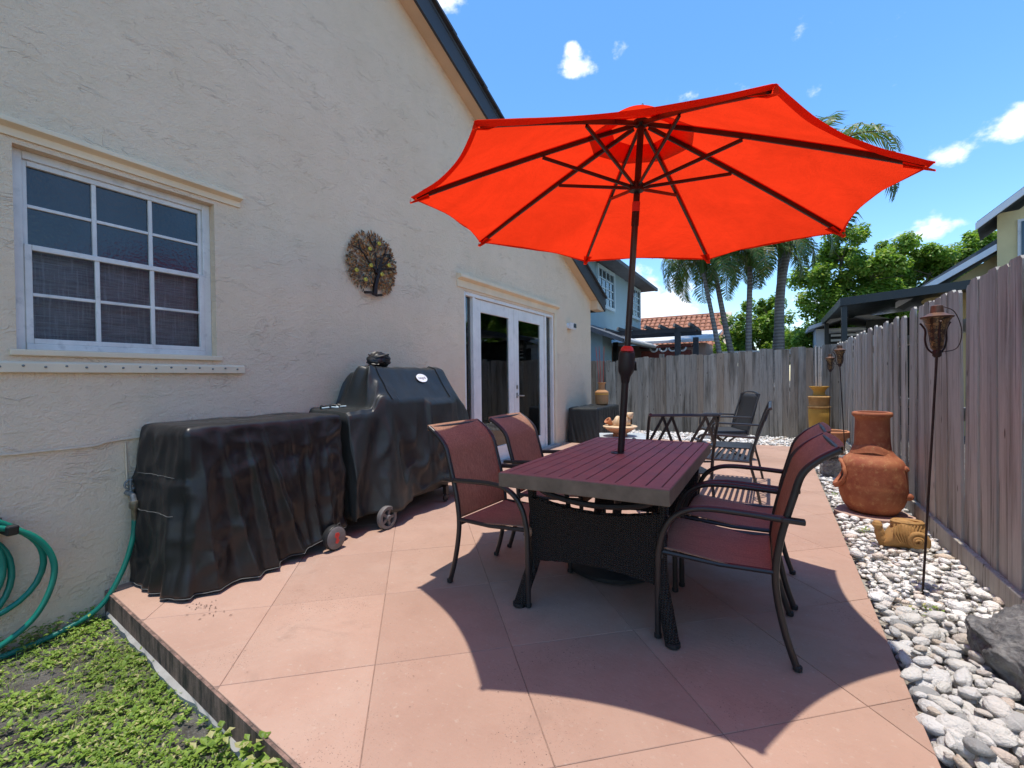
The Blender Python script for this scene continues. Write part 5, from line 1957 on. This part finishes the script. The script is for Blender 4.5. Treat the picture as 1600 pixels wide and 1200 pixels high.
# snail planter
sn = thing('snail_planter', 'small amber ceramic snail planter sitting on the pebbles', 'planter', (0.80, 4.13, 0.0), radians(8))
b = MB()
rws = []
for i in range(26):
    t_ = i / 25
    x = lerp(-0.13, 0.12, t_)
    hh = 0.035 + 0.055 * min(1, max(0, (t_ - 0.05) * 3)) + 0.02 * sin(pi * t_)
    wd = 0.035 + 0.055 * sin(pi * min(1, t_ * 0.9 + 0.08))
    rws.append([(x, wd * cos(a), hh * 0.9 + hh * 0.9 * sin(a)) for a in [2 * pi * k / 20 for k in range(20)]])
b.grid(rws, closed=True)
b.add(rws[0], [tuple(range(20))]).add(rws[-1], [tuple(range(20))])
b.build('body', 'amber_clay', sn, smooth=True)
pts = [(0.0, 0, 0)]
spi = []
for k in range(46):
    a = k * 0.36
    r_ = 0.062 * exp(-a * 0.105)
    spi.append((0.045 + r_ * cos(a - 0.6), -0.078 - 0.0006 * k, 0.075 + r_ * sin(a - 0.6)))
MB().tube(spi, [0.021 * exp(-k * 0.022) for k in range(46)], 10).build('shell_spiral', 'amber_clay', sn, smooth=True)
MB().tube(cr([(-0.11, -0.01, 0.02), (-0.135, -0.01, 0.07), (-0.145, -0.01, 0.115), (-0.15, -0.01, 0.145)], 5), [0.036] * 5 + [0.030] * 5 + [0.026] * 5 + [0.022], 12).build('neck', 'amber_clay', sn, smooth=True)
MB().lathe([(0.004, -0.032), (0.024, -0.02), (0.032, 0.0), (0.024, 0.02), (0.004, 0.03)], 14).build('head', 'amber_clay', sn, smooth=True, loc=(-0.155, -0.01, 0.15))
op = MB()
rws = []
for k in range(33):
    a = 2 * pi * k / 32
    rws.append([(0.02 + (0.085 + dr) * cos(a), (0.045 + dr) * sin(a), 0.185 + dz) for (dr, dz) in ((0.012, -0.035), (0.012, 0.0), (0.0, 0.012), (-0.014, 0.004), (-0.016, -0.05))])
op.grid(rws)
op.build('opening_rim', 'amber_clay', sn, smooth=True)
MB().prism([(0.02 + 0.07 * cos(2 * pi * k / 24), 0.03 * sin(2 * pi * k / 24)) for k in range(24)], 'z', 0.13, 0.15).build('soil', 'soot', sn)
rg_ = MB()
for q in range(9):
    u = q / 8
    rg_.tube(cr([(-0.07 + 0.15 * u, -0.055, 0.175), (-0.08 + 0.13 * u, -0.088 + 0.01 * abs(u - 0.5), 0.12), (-0.05 + 0.09 * u, -0.09, 0.055)], 4), 0.005, 5)
rg_.build('shell_ribs', 'amber_clay', sn, smooth=True)

# tall ochre urn with pale canes, terracotta pot
urn = thing('tall_urn', 'tall ochre ribbed urn with flared mouth in the fence corner', 'urn', (0.715, 9.55, 0.0))
MB().lathe([(0.12, 0), (0.135, 0.02), (0.145, 0.2), (0.16, 0.45), (0.165, 0.62), (0.155, 0.64)], 32).build('body', 'ochre', urn, smooth=True)
MB().lathe([(0.155, 0.641), (0.17, 0.65), (0.172, 0.67), (0.155, 0.68), (0.152, 0.70), (0.158, 0.80), (0.165, 0.81), (0.168, 0.84), (0.15, 0.855), (0.10, 0.87)], 32).build('shoulder_bands', 'amber_clay', urn, smooth=True)
MB().lathe([(0.10, 0.871), (0.085, 0.90), (0.09, 0.95), (0.13, 1.0), (0.15, 1.015), (0.15, 1.025), (0.12, 1.02), (0.08, 0.96), (0.07, 0.9)], 32).build('neck', 'ochre', urn, smooth=True)
for i, (dx, h_) in enumerate(((-0.025, 0.86), (0.012, 0.84), (0.035, 0.80))):
    o = MB().tube([(0, 0, 0), (dx * 0.4, 0, h_)], 0.012, 8).build('bamboo_cane', 'reed_white', None, smooth=True, loc=(0.70 + dx, 9.55 - 0.02 * i, 0.88))
    tag(o, ('tallest pale bamboo cane, leftmost in the tall ochre urn', 'middle pale bamboo cane standing in the tall ochre urn', 'shortest pale bamboo cane, rightmost in the tall ochre urn')[i], 'cane', 'canes in the urn')
pot = thing('flower_pot', 'wide terracotta flower pot near the fence corner', 'pot', (0.76, 8.45, 0.0))
MB().lathe([(0.15, 0), (0.16, 0.01), (0.215, 0.26), (0.22, 0.27)], 36).build('body', 'terracotta', pot, smooth=True)
MB().lathe([(0.222, 0.268), (0.252, 0.275), (0.256, 0.36), (0.245, 0.37), (0.225, 0.365), (0.215, 0.28)], 36).build('rim', 'terracotta', pot, smooth=True)
MB().lathe([(0.01, 0.30), (0.22, 0.30), (0.22, 0.29)], 24).build('soil', 'soil', pot)


def rock(name, mat, label, cat, loc, dims, seed, sub=5, rough=0.25, rot=(0, 0, 0), group=None):
    bm = bmesh.new()
    bmesh.ops.create_icosphere(bm, subdivisions=sub, radius=1)
    for vv in bm.verts:
        p = vv.co.normalized()
        k = 1 + rough * noise.fractal(p * 1.6 + Vector((seed, 0, 0)), 1.0, 2.0, 6) * 0.8 + rough * 0.5 * noise.noise(p * 1.1 + Vector((0, seed, 0)))
        q = Vector((p.x, p.y, p.z))
        q = Vector([math.copysign(abs(c) ** 0.75, c) for c in q])
        vv.co = Vector((q.x * dims[0] * k, q.y * dims[1] * k, q.z * dims[2] * k))
    me = bpy.data.meshes.new(name)
    bm.to_mesh(me)
    bm.free()
    me.shade_smooth()
    me.materials.append(MAT[mat])
    o = bpy.data.objects.new(name, me)
    COL.objects.link(o)
    o.location = loc
    o.rotation_euler = rot
    return tag(o, label, cat, group)


rock('boulder', 'boulder', 'rough dark grey boulder lying on the pebbles at the right edge', 'boulder', (1.01, 2.52, 0.02), (0.20, 0.36, 0.16), 5.9, 6, 0.30, (0.12, -0.12, radians(22)))
rock('field_stone', 'boulder', 'grey stone perched beside the mouth of the clay chiminea', 'stone', (0.60, 6.6, 0.30), (0.09, 0.07, 0.05), 7.1, 4, 0.2)
rock('field_stone', 'boulder', 'large dark stone under the perched grey stone behind the chiminea', 'stone', (0.68, 6.75, 0.10), (0.17, 0.15, 0.17), 9.4, 4, 0.25)
rock('field_stone', 'pebble', 'pale flat stone by the back fence behind the rocker chair', 'stone', (-1.05, 9.75, 0.06), (0.26, 0.16, 0.10), 1.4, 4, 0.15)


# ------------------------------------------------------------------ torches
def make_torch(label, loc, lean, rz):
    t_ = thing('garden_torch', label, 'torch', loc, rz, 'torches along the pebble bed')
    lx = lean
    P = lambda z: Vector((lx * z / 1.35, 0, z))
    MB().tube([P(-0.12), P(1.35)], 0.006, 8).build('stake', 'torch_iron', t_, smooth=True)
    c = P(1.35)
    MB().lathe([(0.012, -0.02), (0.02, -0.01), (0.02, 0.015), (0.012, 0.03)], 12, c).build('socket', 'torch_iron', t_, smooth=True)
    MB().lathe([(0.018, 0.02), (0.028, 0.035), (0.033, 0.09), (0.039, 0.135), (0.054, 0.18), (0.066, 0.20)], 24, c).build('bowl', 'mosaic', t_, smooth=True)
    MB().lathe([(0.070, 0.198), (0.072, 0.205), (0.052, 0.214), (0.034, 0.225), (0.030, 0.226), (0.026, 0.265), (0.02, 0.268)], 24, c).build('lid', 'torch_copper', t_, smooth=True)
    for q in range(3):
        a = 2 * pi * q / 3 + 0.5
        pts = cr([c + Vector((r_ * cos(a), r_ * sin(a), z_)) for (r_, z_) in ((0.014, 0.0), (0.040, 0.03), (0.052, 0.08), (0.050, 0.13), (0.066, 0.165), (0.074, 0.175))], 4)
        MB().tube(pts, 0.005, 6).build('bracket', 'torch_iron', t_, smooth=True)
    ch_ = cr([c + Vector((0.02, 0, 0.262)), c + Vector((0.07, -0.01, 0.225)), c + Vector((0.098, -0.012, 0.12)), c + Vector((0.08, -0.01, 0.03)), c + Vector((0.02, 0, 0.008))], 6)
    MB().tube(ch_, 0.0025, 5).build('chain', 'torch_iron', t_, smooth=True)
    return t_


t1 = make_torch('tall copper garden torch nearest the camera, staked in the pebbles', (0.733, 3.36, -0.02), 0.062, 0.0)
copy_thing(t1, (0.855, 7.5, 0.0), radians(160), 'copper garden torch directly behind the chiminea neck, middle of three')
copy_thing(t1, (0.80, 8.9, -0.06), radians(70), 'copper garden torch beside the tall ochre urn, farthest away')

# ================================================================== FENCES


def picket_mesh(seed, h, w_, mat, ear=0.02):
    m = MB()
    r_ = random.Random(seed)
    n = 9
    off = [0.006 * r_.uniform(-1, 1) for _ in range(3)]
    L, Rr = [], []
    for i in range(n + 1):
        v = i / n
        z = h * v
        x = off[0] * sin(3 * v + seed) + off[1] * v
        L.append((x - w_ / 2, z))
        Rr.append((x + w_ / 2, z))
    L[-1] = (L[-1][0] + 0.0, h - ear)
    Rr[-1] = (Rr[-1][0], h - ear)
    topp = [(Rr[-1][0] - ear, h), (L[-1][0] + ear, h)]
    cup = 0.004 * r_.uniform(-1, 1)
    outline = L[:1] + Rr + topp + L[:0:-1]
    m.prism(outline, 'y', -0.009, 0.009)
    return m.mesh('picket', mat)


def fence_run(name, label, a, b, heights, mat, face, pitch=0.148, wid=0.142, board=True):
    """pickets from a to b (2D). heights: function of fraction"""
    a, b = Vector((*a, 0)), Vector((*b, 0))
    d = (b - a)
    L = d.length
    d.normalize()
    ang = atan2(d.y, d.x)
    root = thing(name, label, 'fence', (a.x, a.y, -0.05), ang)
    var = [[picket_mesh(s * 1.7 + hh, hh, wid, mat) for s in range(4)] for hh in (1.84, 1.86, 1.88)]
    r_ = random.Random(len(name))
    n = int(L / pitch)
    for i in range(n):
        u = (i + 0.5) / n
        me = var[r_.randrange(3)][r_.randrange(4)]
        o = part('picket', me, root, (u * L, face * (0.010 * (i % 2) + 0.008 * r_.random()), r_.uniform(-0.012, 0.006)), (r_.uniform(-0.006, 0.006), r_.uniform(-0.008, 0.008), r_.uniform(-0.05, 0.05)), (r_.uniform(0.93, 1.0), 1, heights(u) / 1.86))
    for z in (0.35, 0.95, 1.55):
        MB().box(0, L, -face * 0.055 if face > 0 else 0.015, -face * 0.015 if face > 0 else 0.055, z, z + 0.085).build('rail', mat, root)
    k = 0
    while k * 2.4 < L:
        MB().box(k * 2.4 - 0.045, k * 2.4 + 0.045, min(-face * 0.06, -face * 0.15), max(-face * 0.06, -face * 0.15), 0, 1.8).build('post', mat, root)
        k += 1
    return root, L


# right fence runs away from the camera (direction +y); its front faces -x
fr_, L_ = fence_run('wooden_fence', 'tall weathered picket fence along the right side of the pebble bed', (XF, 0.6), (XF, 10.75), lambda u: 1.845 + 0.012 * sin(u * 9), 'fence', 1, 0.138, 0.143)
# kickboards at its foot
segs_ = [(0.0, 2.55), (2.57, 4.05), (4.07, 6.4), (6.42, 10.0)]
for (s0, s1) in segs_:
    MB().box(s0, s1, 0.016, 0.052, 0.0, 0.165).build('kickboard', 'fence', fr_, bevel=0.006)
# back fence, its front faces -y
BF0, BF1 = (1.10, 10.42), (-4.6, 10.95)


def bh(u):
    return 1.83 - 0.17 * u + 0.012 * sin(u * 14)


bfr, _ = fence_run('wooden_fence', 'grey silvered picket fence across the back of the patio', BF1, BF0, lambda u: bh(1 - u), 'fence_back', -1, 0.131, 0.144)

# ================================================================== BEYOND THE FENCES
# blue two-storey house
bh_ = thing('neighbour_house', 'blue-grey two-storey house beyond the back fence on the left', 'house', (-4.8, 12.5, -0.16))
ob = lambda x, y, z: (x + 4.8, y - 12.5, z + 0.16)
MB().box(-9, 0, 0, 6.95, 0, 5.1).build('wall', 'blue_wall', bh_)
rf = MB()
rf.prism([(0.5, 5.05), (0.5, 5.2), (-4.5, 7.3), (-9.5, 5.2), (-9.5, 5.05)], 'y', -0.4, 7.45)
rf = rf.build('roof', 'grey_roof', bh_)
MB().box(0.505, 0.60, -0.4, 7.5, 5.04, 5.16).build('gutter', 'grey_roof', rf)
for (y0, y1, z0, z1) in ((13.95, 15.55, 3.6, 4.74), (17.85, 19.1, 3.66, 4.74)):
    f = MB()
    a, b_, c, d = y0 - 12.5, y1 - 12.5, z0 + 0.16, z1 + 0.16
    f.box(0.002, 0.07, a - 0.1, a, c - 0.1, d + 0.1)
    f.box(0.002, 0.07, b_, b_ + 0.1, c - 0.1, d + 0.1)
    f.box(0.002, 0.07, a, b_, d, d + 0.1)
    f.box(0.002, 0.09, a, b_, c - 0.1, c)
    f = f.build('window', 'blue_trim', bh_)
    MB().box(0.003, 0.02, a, b_, c, d).build('pane', 'dark_pane', f)
    for q in range(1, 4):
        yy = lerp(a, b_, q / 4)
        MB().box(0.022, 0.04, yy - 0.02, yy + 0.02, c, d).build('muntin', 'blue_trim', f)
    for q in range(1, 4):
        zz = lerp(c, d, q / 4)
        MB().box(0.022, 0.038, a, b_, zz - 0.02, zz + 0.02).build('muntin', 'blue_trim', f)
# its single-storey wing
MB().prism([(-2.5, 3.75), (-0.1, 2.95 + 0.1), (1.6, 2.35), (1.6, 2.25), (-0.1, 2.90), (-2.5, 3.6)], 'y', -1.2, 2.5).build('wing_roof', 'grey_roof', bh_)
MB().box(-2.4, 0.9, -0.8, -0.02, 0, 2.6).build('wing_wall', 'blue_wall', bh_)
MB().tube([(1.62, -1.2, 2.34), (1.62, 2.5, 2.34)], 0.06, 8).build('wing_gutter', 'white_paint', bh_, smooth=True)

# orange-tiled house far behind
oh = thing('neighbour_house', 'cream house with orange barrel-tile roof seen far over the back fence', 'house', (-5.0, 24.0, -0.16))
MB().box(-4.5, 3.1, 0.6, 8, 0, 2.75).build('wall', 'cream_wall', oh)
MB().prism([(0.6, 2.75), (4.3, 5.0), (8, 2.75)], 'x', -4.5, 3.08).build('gable', 'cream_wall', oh)
rf = MB().prism([(0.0, 2.65), (3.2, 4.72), (7.5, 2.7), (7.5, 2.6), (3.2, 4.6), (0.0, 2.55)], 'x', -4.8, 2.75).build('roof', 'orange_tile', oh)
bt = []
tm = MB()
rws = []
for i in range(2):
    yv = i * 0.40
    rws.append([((0.115 - 0.01 * i) * cos(a), yv, 0.06 + (0.065 - 0.006 * i) * sin(a)) for a in [pi * k / 6 for k in range(7)]])
tm.grid(rws)
tm.grid([rws[0], [(p[0] * 0.8, p[1], p[2] * 0.8) for p in rws[0]]])
tile_m = tm.mesh('barrel_tile', 'orange_tile', True)
sl_ang = atan2(4.72 - 2.65, 3.2)
cnt = 0
for rowi in range(10):
    for ci in range(26):
        if cnt >= 260:
            break
        y = -0.05 + rowi * 0.335
        z = 2.66 + (y) * (4.72 - 2.65) / 3.2
        part('barrel_tile', tile_m, rf, (2.62 - ci * 0.27, y, z + random.uniform(-0.01, 0.01)), (sl_ang - 0.06, 0, 0))
        cnt += 1
MB().tube([(-4.8, 3.2, 4.75), (2.75, 3.2, 4.75)], 0.12, 8).build('ridge', 'orange_tile', oh, smooth=True)
MB().tube([(2.78, 0.0, 2.72), (2.78, 3.2, 4.78)], 0.10, 8).build('verge', 'orange_tile', oh, smooth=True)

# pergola next door
pg = thing('pergola', 'dark timber pergola standing behind the back fence on the left', 'pergola', (-3.2, 13.0, -0.16))
for (x, y) in ((1.0, -0.1), (1.32, 0.9), (-1.1, -0.1), (-1.1, 1.2)):
    MB().box(x - 0.07, x + 0.07, y - 0.07, y + 0.07, 0, 2.58 if y < 0 else 2.5).build('post', 'pergola_wood', pg)
for y in (-0.1, 1.1):
    MB().box(-1.8, 1.45, y - 0.04, y + 0.04, 2.58, 2.70).build('beam', 'pergola_wood', pg)
for i in range(9):
    x = -1.7 + i * 0.38
    MB().prism([(-0.45, 2.705), (1.6, 2.705), (1.6, 2.80), (-0.35, 2.80)], 'x', x - 0.025, x + 0.025).build('rafter', 'pergola_wood', pg)
gs = thing('garden_shelf', 'red garden stand with white scalloped trim under the pergola', 'stand', (-2.9, 14.6, -0.16))
MB().box(-0.7, 0.75, 0, 0.4, 0, 2.2).build('case', 'red_wood', gs)
for i in range(4):
    x = -0.3 + i * 0.28
    MB().tube([(x + 0.11 * cos(a), -0.02, 2.28 + 0.11 * sin(a)) for a in [pi + pi * k / 10 for k in range(11)]], 0.025, 6).build('scallop', 'white_paint', gs, smooth=True)
MB().box(-0.75, 0.8, -0.03, 0.42, 2.29, 2.36).build('shelf_top', 'red_wood', gs)
# lean-to behind the pergola
ln = thing('lean_to', 'pale lean-to roof and pink wall behind the pergola', 'shed', (-4.0, 15.4, -0.16))
MAT['pinkish'] = plain('dusty_pink_wall', (0.36, 0.25, 0.21), 0.85, 0.1)
MB().box(-1.5, 2.2, 0, 2, 0, 2.45).build('wall', 'pinkish', ln)
MB().prism([(-0.4, 2.46), (2.2, 2.95), (2.2, 3.02), (-0.4, 2.54)], 'x', -1.7, 2.5).build('roof', 'white_paint', ln)

# long low white roof over the back fence
wr = thing('carport_roof', 'long low white flat roof just showing over the back fence', 'roof', (0.2, 16.6, -0.16))
MB().box(-1.8, 2.2, 0, 2.5, 2.05, 2.2).build('deck', 'white_paint', wr)
for x in (-1.7, 0.2, 2.1):
    MB().box(x - 0.05, x + 0.05, 0.1, 0.2, 0, 2.05).build('post', 'white_paint', wr)
ws = thing('garden_shed', 'small white shed with pitched roof under the trees', 'shed', (1.6, 16.0, -0.16))
MB().box(-0.45, 1.3, 0.3, 2, 0, 2.75).build('wall', 'white_paint', ws)
MB().prism([(-0.65, 2.72), (0.4, 3.05), (1.5, 2.72), (1.5, 2.82), (0.4, 3.17), (-0.65, 2.82)], 'y', 0.0, 2.2).build('roof', 'white_paint', ws)
MB().box(-0.2, 0.5, 0.26, 0.298, 2.1, 2.6).build('louvre', 'navy_metal', ws)

# dark awning over the right fence
aw = thing('patio_awning', 'dark metal patio awning behind the right-hand fence', 'awning', (1.38, 12.0, -0.16))
MB().prism([(-0.1, 3.03), (3.2, 3.03 + 0.24), (3.2, 3.10), (-0.1, 2.86)], 'y', 0.0, 0.06).build('fascia', 'navy_metal', aw)
for i in range(7):
    y0_ = 0.065 + i * 0.62
    MB().prism([(-0.1, 3.02), (4.0, 3.02 + 0.28), (4.0, 2.98 + 0.28), (-0.1, 2.98)], 'y', y0_, y0_ + 0.61).build('roof_panel', 'navy_metal', aw)
for (x, y) in ((-0.02, 0.1), (-0.02, 3.7), (3.0, 0.1)):
    MB().box(x - 0.05, x + 0.05, y - 0.05, y + 0.05, 0, 2.85).build('post', 'navy_metal', aw)
MB().box(-0.1, -0.03, 0.07, 4.4, 2.86, 2.975).build('side_beam', 'navy_metal', aw)
for i in range(4):
    MB().box(0.1, 0.9, 3.9, 3.94, 2.2 + i * 0.14, 2.26 + i * 0.14).build('louvre', 'white_paint', aw)
MB().box(0.9, 4.0, 3.9, 3.95, 0, 2.9).build('shade_backing', 'navy_metal', aw)  # added dark sheet, stands in for the deep shade under the awning

# yellow house on the right
yh = thing('neighbour_house', 'yellow stucco house with white fascia at the right edge', 'house', (4.0, 13.0, -0.16), radians(-18))
MB().box(0.0, 6, 0, 1.15, 0, 4.62).build('wall', 'yellow_wall', yh)
MB().prism([(0.3, 4.621), (3.5, 7.2), (6.0, 5.2), (6.0, 4.621)], 'y', 0.0, 1.1).build('gable', 'yellow_wall', yh)
rf = MB().prism([(-0.28, 4.36), (3.5, 7.36), (7.3, 4.36), (7.3, 4.48), (3.5, 7.5), (-0.28, 4.48)], 'y', -0.25, 1.2).build('roof', 'grey_roof', yh)
MB().prism([(-0.30, 4.30), (3.5, 7.32), (3.5, 7.48), (-0.30, 4.44)], 'y', -0.30, -0.255).build('fascia', 'white_paint', rf)
wd_ = MB().box(0.28, 1.6, -0.04, -0.002, 3.5, 4.42).build('window', 'white_frame', yh)
MB().box(0.33, 1.55, -0.06, -0.042, 3.55, 4.37).build('pane', 'dark_pane', wd_)
MB().box(-0.9, -0.002, 0.5, 1.1, 0, 3.0).build('wing_wall', 'yellow_wall', yh)
MB().prism([(-1.2, 3.05), (-0.004, 3.88), (-0.004, 3.0), (-1.2, 3.0)], 'y', 0.45, 1.1).build('wing_gable', 'yellow_wall', yh)
wrf = MB().prism([(-1.6, 2.95), (-0.004, 4.02), (-0.004, 4.12), (-1.6, 3.05)], 'y', 0.05, 1.15).build('wing_roof', 'grey_roof', yh)
MB().prism([(-1.6, 2.90), (-0.004, 3.88), (-0.004, 4.015), (-1.6, 3.03)], 'y', 0.0, 0.045).build('fascia', 'white_paint', wrf)


# ------------------------------------------------------------------ palms
def frond_mesh(seed, length, droop, mat='palm_leaf'):
    r_ = random.Random(seed)
    m = MB()
    n = 26
    P = []
    ang = 0.75
    p = Vector((0, 0, 0))
    for i in range(n + 1):
        P.append(p.copy())
        ang -= droop / n * (0.6 + 1.1 * i / n)
        p = p + Vector((cos(ang), 0, sin(ang))) * length / n
    m.tube(P[::3] + [P[-1]], [0.03 * (1 - 0.85 * i / 9.0) for i in range(len(P[::3]) + 1)], 5)
    for i in range(3, n + 1):
        t_ = i / n
        d = (P[i] - P[i - 1]).normalized()
        ll = length * 0.27 * (sin(pi * min(1, 0.12 + t_ * 0.86)) ** 0.6) * r_.uniform(0.85, 1.1)
        for sd in (-1, 1):
            for sub in (0, 0.5):
                base = P[i - 1].lerp(P[i], sub)
                side = Vector((0, sd, 0))
                dirv = (side * 0.80 + d * 0.62 + Vector((0, 0, r_.uniform(-0.12, 0.35)))).normalized()
                mid_ = base + dirv * ll * 0.55
                dir2 = (dirv + Vector((0, 0, -0.75 - 0.5 * r_.random()))).normalized()
                tip = mid_ + dir2 * ll * 0.5
                wv = d * 0.020
                m.add([base - wv * 0.6, base + wv * 0.6, mid_ + wv, mid_ - wv, tip], [(0, 1, 2, 3), (3, 2, 4)])
    return m.mesh('frond', mat)


FR = [frond_mesh(i, 2.0 + 0.15 * (i % 3), 1.7 + 0.35 * (i % 4)) for i in range(6)]


def palm(label, base, crown, nfr, scale, r0, seed, mid=None):
    b_, c_ = Vector(base), Vector(crown)
    t_ = thing('palm_tree', label, 'palm', base, 0, 'palms behind the back fence')
    r_ = random.Random(seed)
    mid_ = (c_ - b_) * 0.5 + Vector((r_.uniform(-0.08, 0.08), 0, 0))
    if mid:
        mid_ = Vector(mid) - b_
    pts = cr([Vector((0, 0, 0)), mid_, c_ - b_], 10)
    MB().tube(pts, [r0 * (1.25 - 0.5 * i / (len(pts) - 1)) for i in range(len(pts))], 12).build('trunk', 'palm_bark', t_, smooth=True)
    top_ = c_ - b_
    MB().tube([top_ - Vector((0, 0, 0.1)), top_ + Vector((0, 0, 0.3)), top_ + Vector((0, 0, 0.6))], [r0 * 0.85, r0 * 1.1, r0 * 0.5], 12).build('crownshaft', 'palm_leaf', t_, smooth=True)
    for i in range(nfr):
        a = i * 2.4 + r_.uniform(-0.3, 0.3)
        pit = lerp(-0.5, 0.75, (i / nfr) ** 0.8) + r_.uniform(-0.12, 0.12)
        part('frond', FR[r_.randrange(6)], t_, top_ + Vector((0, 0, 0.4)), (0, pit, a), (scale, scale, scale))
    return t_


palm('tallest palm, its crown rising above the umbrella', (0.26, 16, -0.16), (0.95, 16.2, 6.9), 17, 1.3, 0.125, 1, (0.25, 16, 3.9))
palm('palm with thin trunk crossing the tallest palm', (-0.16, 15.9, -0.16), (0.24, 16.2, 4.9), 12, 0.9, 0.075, 2)
palm('straight slim palm left of the tallest one', (-0.55, 15, -0.16), (-0.53, 15, 4.5), 15, 0.95, 0.085, 3)
palm('leaning pale-trunked palm, second from the left', (-0.62, 15.2, -0.16), (-1.50, 15, 4.5), 15, 0.95, 0.085, 4)
palm('leftmost leaning palm beside the orange roof', (-1.0, 14.5, -0.16), (-1.75, 14.5, 4.35), 15, 0.85, 0.07, 5)


# ------------------------------------------------------------------ broadleaf trees
def tree(name, label, base, clumps, mat, nleaf, leafs, seed, trunk_r=0.16):
    """clumps: list of (dx, dy, z, radius)"""
    r_ = random.Random(seed)
    t_ = thing(name, label, 'tree', base, 0, 'leafy trees beyond the fences')
    tk = MB()
    zc = sum(c[2] for c in clumps) / len(clumps)
    fork = Vector((0, 0, zc * 0.45))
    tk.tube(cr([(0, 0, 0), (0.05, 0, zc * 0.25), fork], 5), [trunk_r * (1.2 - 0.04 * i) for i in range(11)], 10)
    for (dx, dy, z, rad) in clumps:
        e_ = Vector((dx, dy, z))
        m_ = fork.lerp(e_, 0.5) + Vector((r_.uniform(-.2, .2), r_.uniform(-.2, .2), 0.15))
        P = cr([fork, m_, e_], 5)
        tk.tube(P, [trunk_r * 0.6 * (1 - 0.8 * i / (len(P) - 1)) for i in range(len(P))], 6)
        for q in range(5):
            d = Vector((r_.gauss(0, 1), r_.gauss(0, 1), r_.gauss(0.3, 0.8))).normalized()
            tk.tube([e_ * 0.9 + m_ * 0.1, e_ + d * rad * 0.8], [trunk_r * 0.12, trunk_r * 0.04], 5)
    tk.build('trunk', 'bark', t_, smooth=True)
    lf = MB()
    tot = sum(c[3] ** 2 for c in clumps)
    for (dx, dy, z, rad) in clumps:
        n_ = int(nleaf * rad ** 2 / tot)
        # sub-clumps on the clump's shell
        subs = []
        for q in range(18):
            d = Vector((r_.gauss(0, 1), r_.gauss(0, 1), r_.gauss(0.15, 0.9))).normalized()
            subs.append((Vector((dx, dy, z)) + d * rad * r_.uniform(0.45, 1.0), rad * r_.uniform(0.22, 0.42)))
        for q in range(n_):
            sc_, sr = subs[r_.randrange(len(subs))]
            d = Vector((r_.gauss(0, 1), r_.gauss(0, 1), r_.gauss(0, 1))).normalized()
            p = sc_ + d * sr * (r_.random() ** 0.4)
            # leaf: two-triangle folded blade facing mostly up/outward
            up_ = (d * 0.6 + Vector((r_.gauss(0, .5), r_.gauss(0, .5), 0.8))).normalized()
            ax_ = up_.cross(Vector((r_.gauss(0, 1), r_.gauss(0, 1), r_.gauss(0, 1)))).normalized()
            s_ = up_.cross(ax_)
            L, W_ = leafs * r_.uniform(0.7, 1.3), leafs * 0.5 * r_.uniform(0.7, 1.2)
            lf.add([p - ax_ * L / 2, p + s_ * W_ / 2 - up_ * W_ * 0.2, p + ax_ * L / 2 - up_ * L * 0.2, p - s_ * W_ / 2 - up_ * W_ * 0.2], [(0, 1, 2), (0, 2, 3)])
    lf.build('crown', mat, t_)
    return t_


tree('broadleaf_tree', 'dense green tree right behind the palms, left of the other crowns', (2.1, 19, -0.16), [(0.0, 0, 5.4, 1.0), (-0.7, 0.2, 4.5, 1.0), (0.8, -0.2, 4.6, 0.95), (0.2, 0.3, 3.6, 1.15), (1.0, 0.2, 3.4, 1.0), (-0.8, 0, 3.0, 0.95)], 'leaf_deep', 30000, 0.15, 31)
tree('broadleaf_tree', 'green tree over the dark awning, middle of the right-hand crowns', (3.9, 20, -0.16), [(-0.1, 0, 5.2, 0.85), (-0.7, 0.2, 4.6, 0.85), (0.7, 0, 4.8, 0.85), (0.1, 0.3, 3.8, 1.1), (-0.8, 0, 3.2, 0.9), (0.9, 0, 3.4, 0.9)], 'leaf_deep', 26000, 0.15, 32)
tree('broadleaf_tree', 'spreading green tree beside the yellow house', (5.6, 20.5, -0.16), [(-0.6, 0, 4.9, 0.75), (0.2, 0.2, 5.3, 0.75), (0.95, 0, 5.0, 0.7), (0.0, 0.3, 4.1, 1.0), (1.2, 0.2, 4.1, 0.9), (-0.5, 0, 3.4, 0.9)], 'leaf_deep', 26000, 0.15, 33)
tree('broadleaf_tree', 'bright yellow-green bushy tree between the palm trunks', (-0.5, 22, -0.16), [(-0.4, 0, 3.6, 0.95), (0.5, 0.3, 3.9, 0.85), (-0.1, 0.2, 2.5, 1.1), (0.9, 0, 2.7, 0.8), (-1.1, 0, 2.6, 0.7)], 'leaf_bright', 18000, 0.15, 34)
tree('broadleaf_tree', 'dark low shrubby tree behind the white shed', (1.4, 18.0, -0.16), [(-0.5, 0, 2.4, 0.7), (0.4, 0.4, 2.6, 0.7), (0.0, 0.2, 1.9, 0.8)], 'leaf_deep', 9000, 0.13, 35, 0.1)

# wind-blown leaf litter on the slab
lt = MB()
rl = random.Random(77)
for (cx_, cy_, sx_, sy_, n_) in ((-2.72, 1.30, 0.10, 0.03, 46), (-1.0, 2.2, 0.35, 0.3, 70), (-0.3, 2.6, 0.25, 0.25, 60), (-1.3, 1.35, 0.3, 0.15, 18), (-3.05, 1.25, 0.04, 0.03, 12)):
    for q in range(n_):
        x, y = rl.gauss(cx_, sx_), rl.gauss(cy_, sy_)
        if y < front_y(x) + 0.03:
            continue
        big = 1.0 if cy_ < 1.33 else 0.45
        leaf(lt, (x, y, 0.0), rl.uniform(0, 6.28), rl.uniform(0.008, 0.022) * big, rl.uniform(0.003, 0.007) * big, rl.uniform(0.0, 0.3), 0.2, rl)
tag(lt.build('leaf_litter', 'dark_wood'), 'scattered dark leaf litter lying on the patio slab', 'litter', kind='stuff')
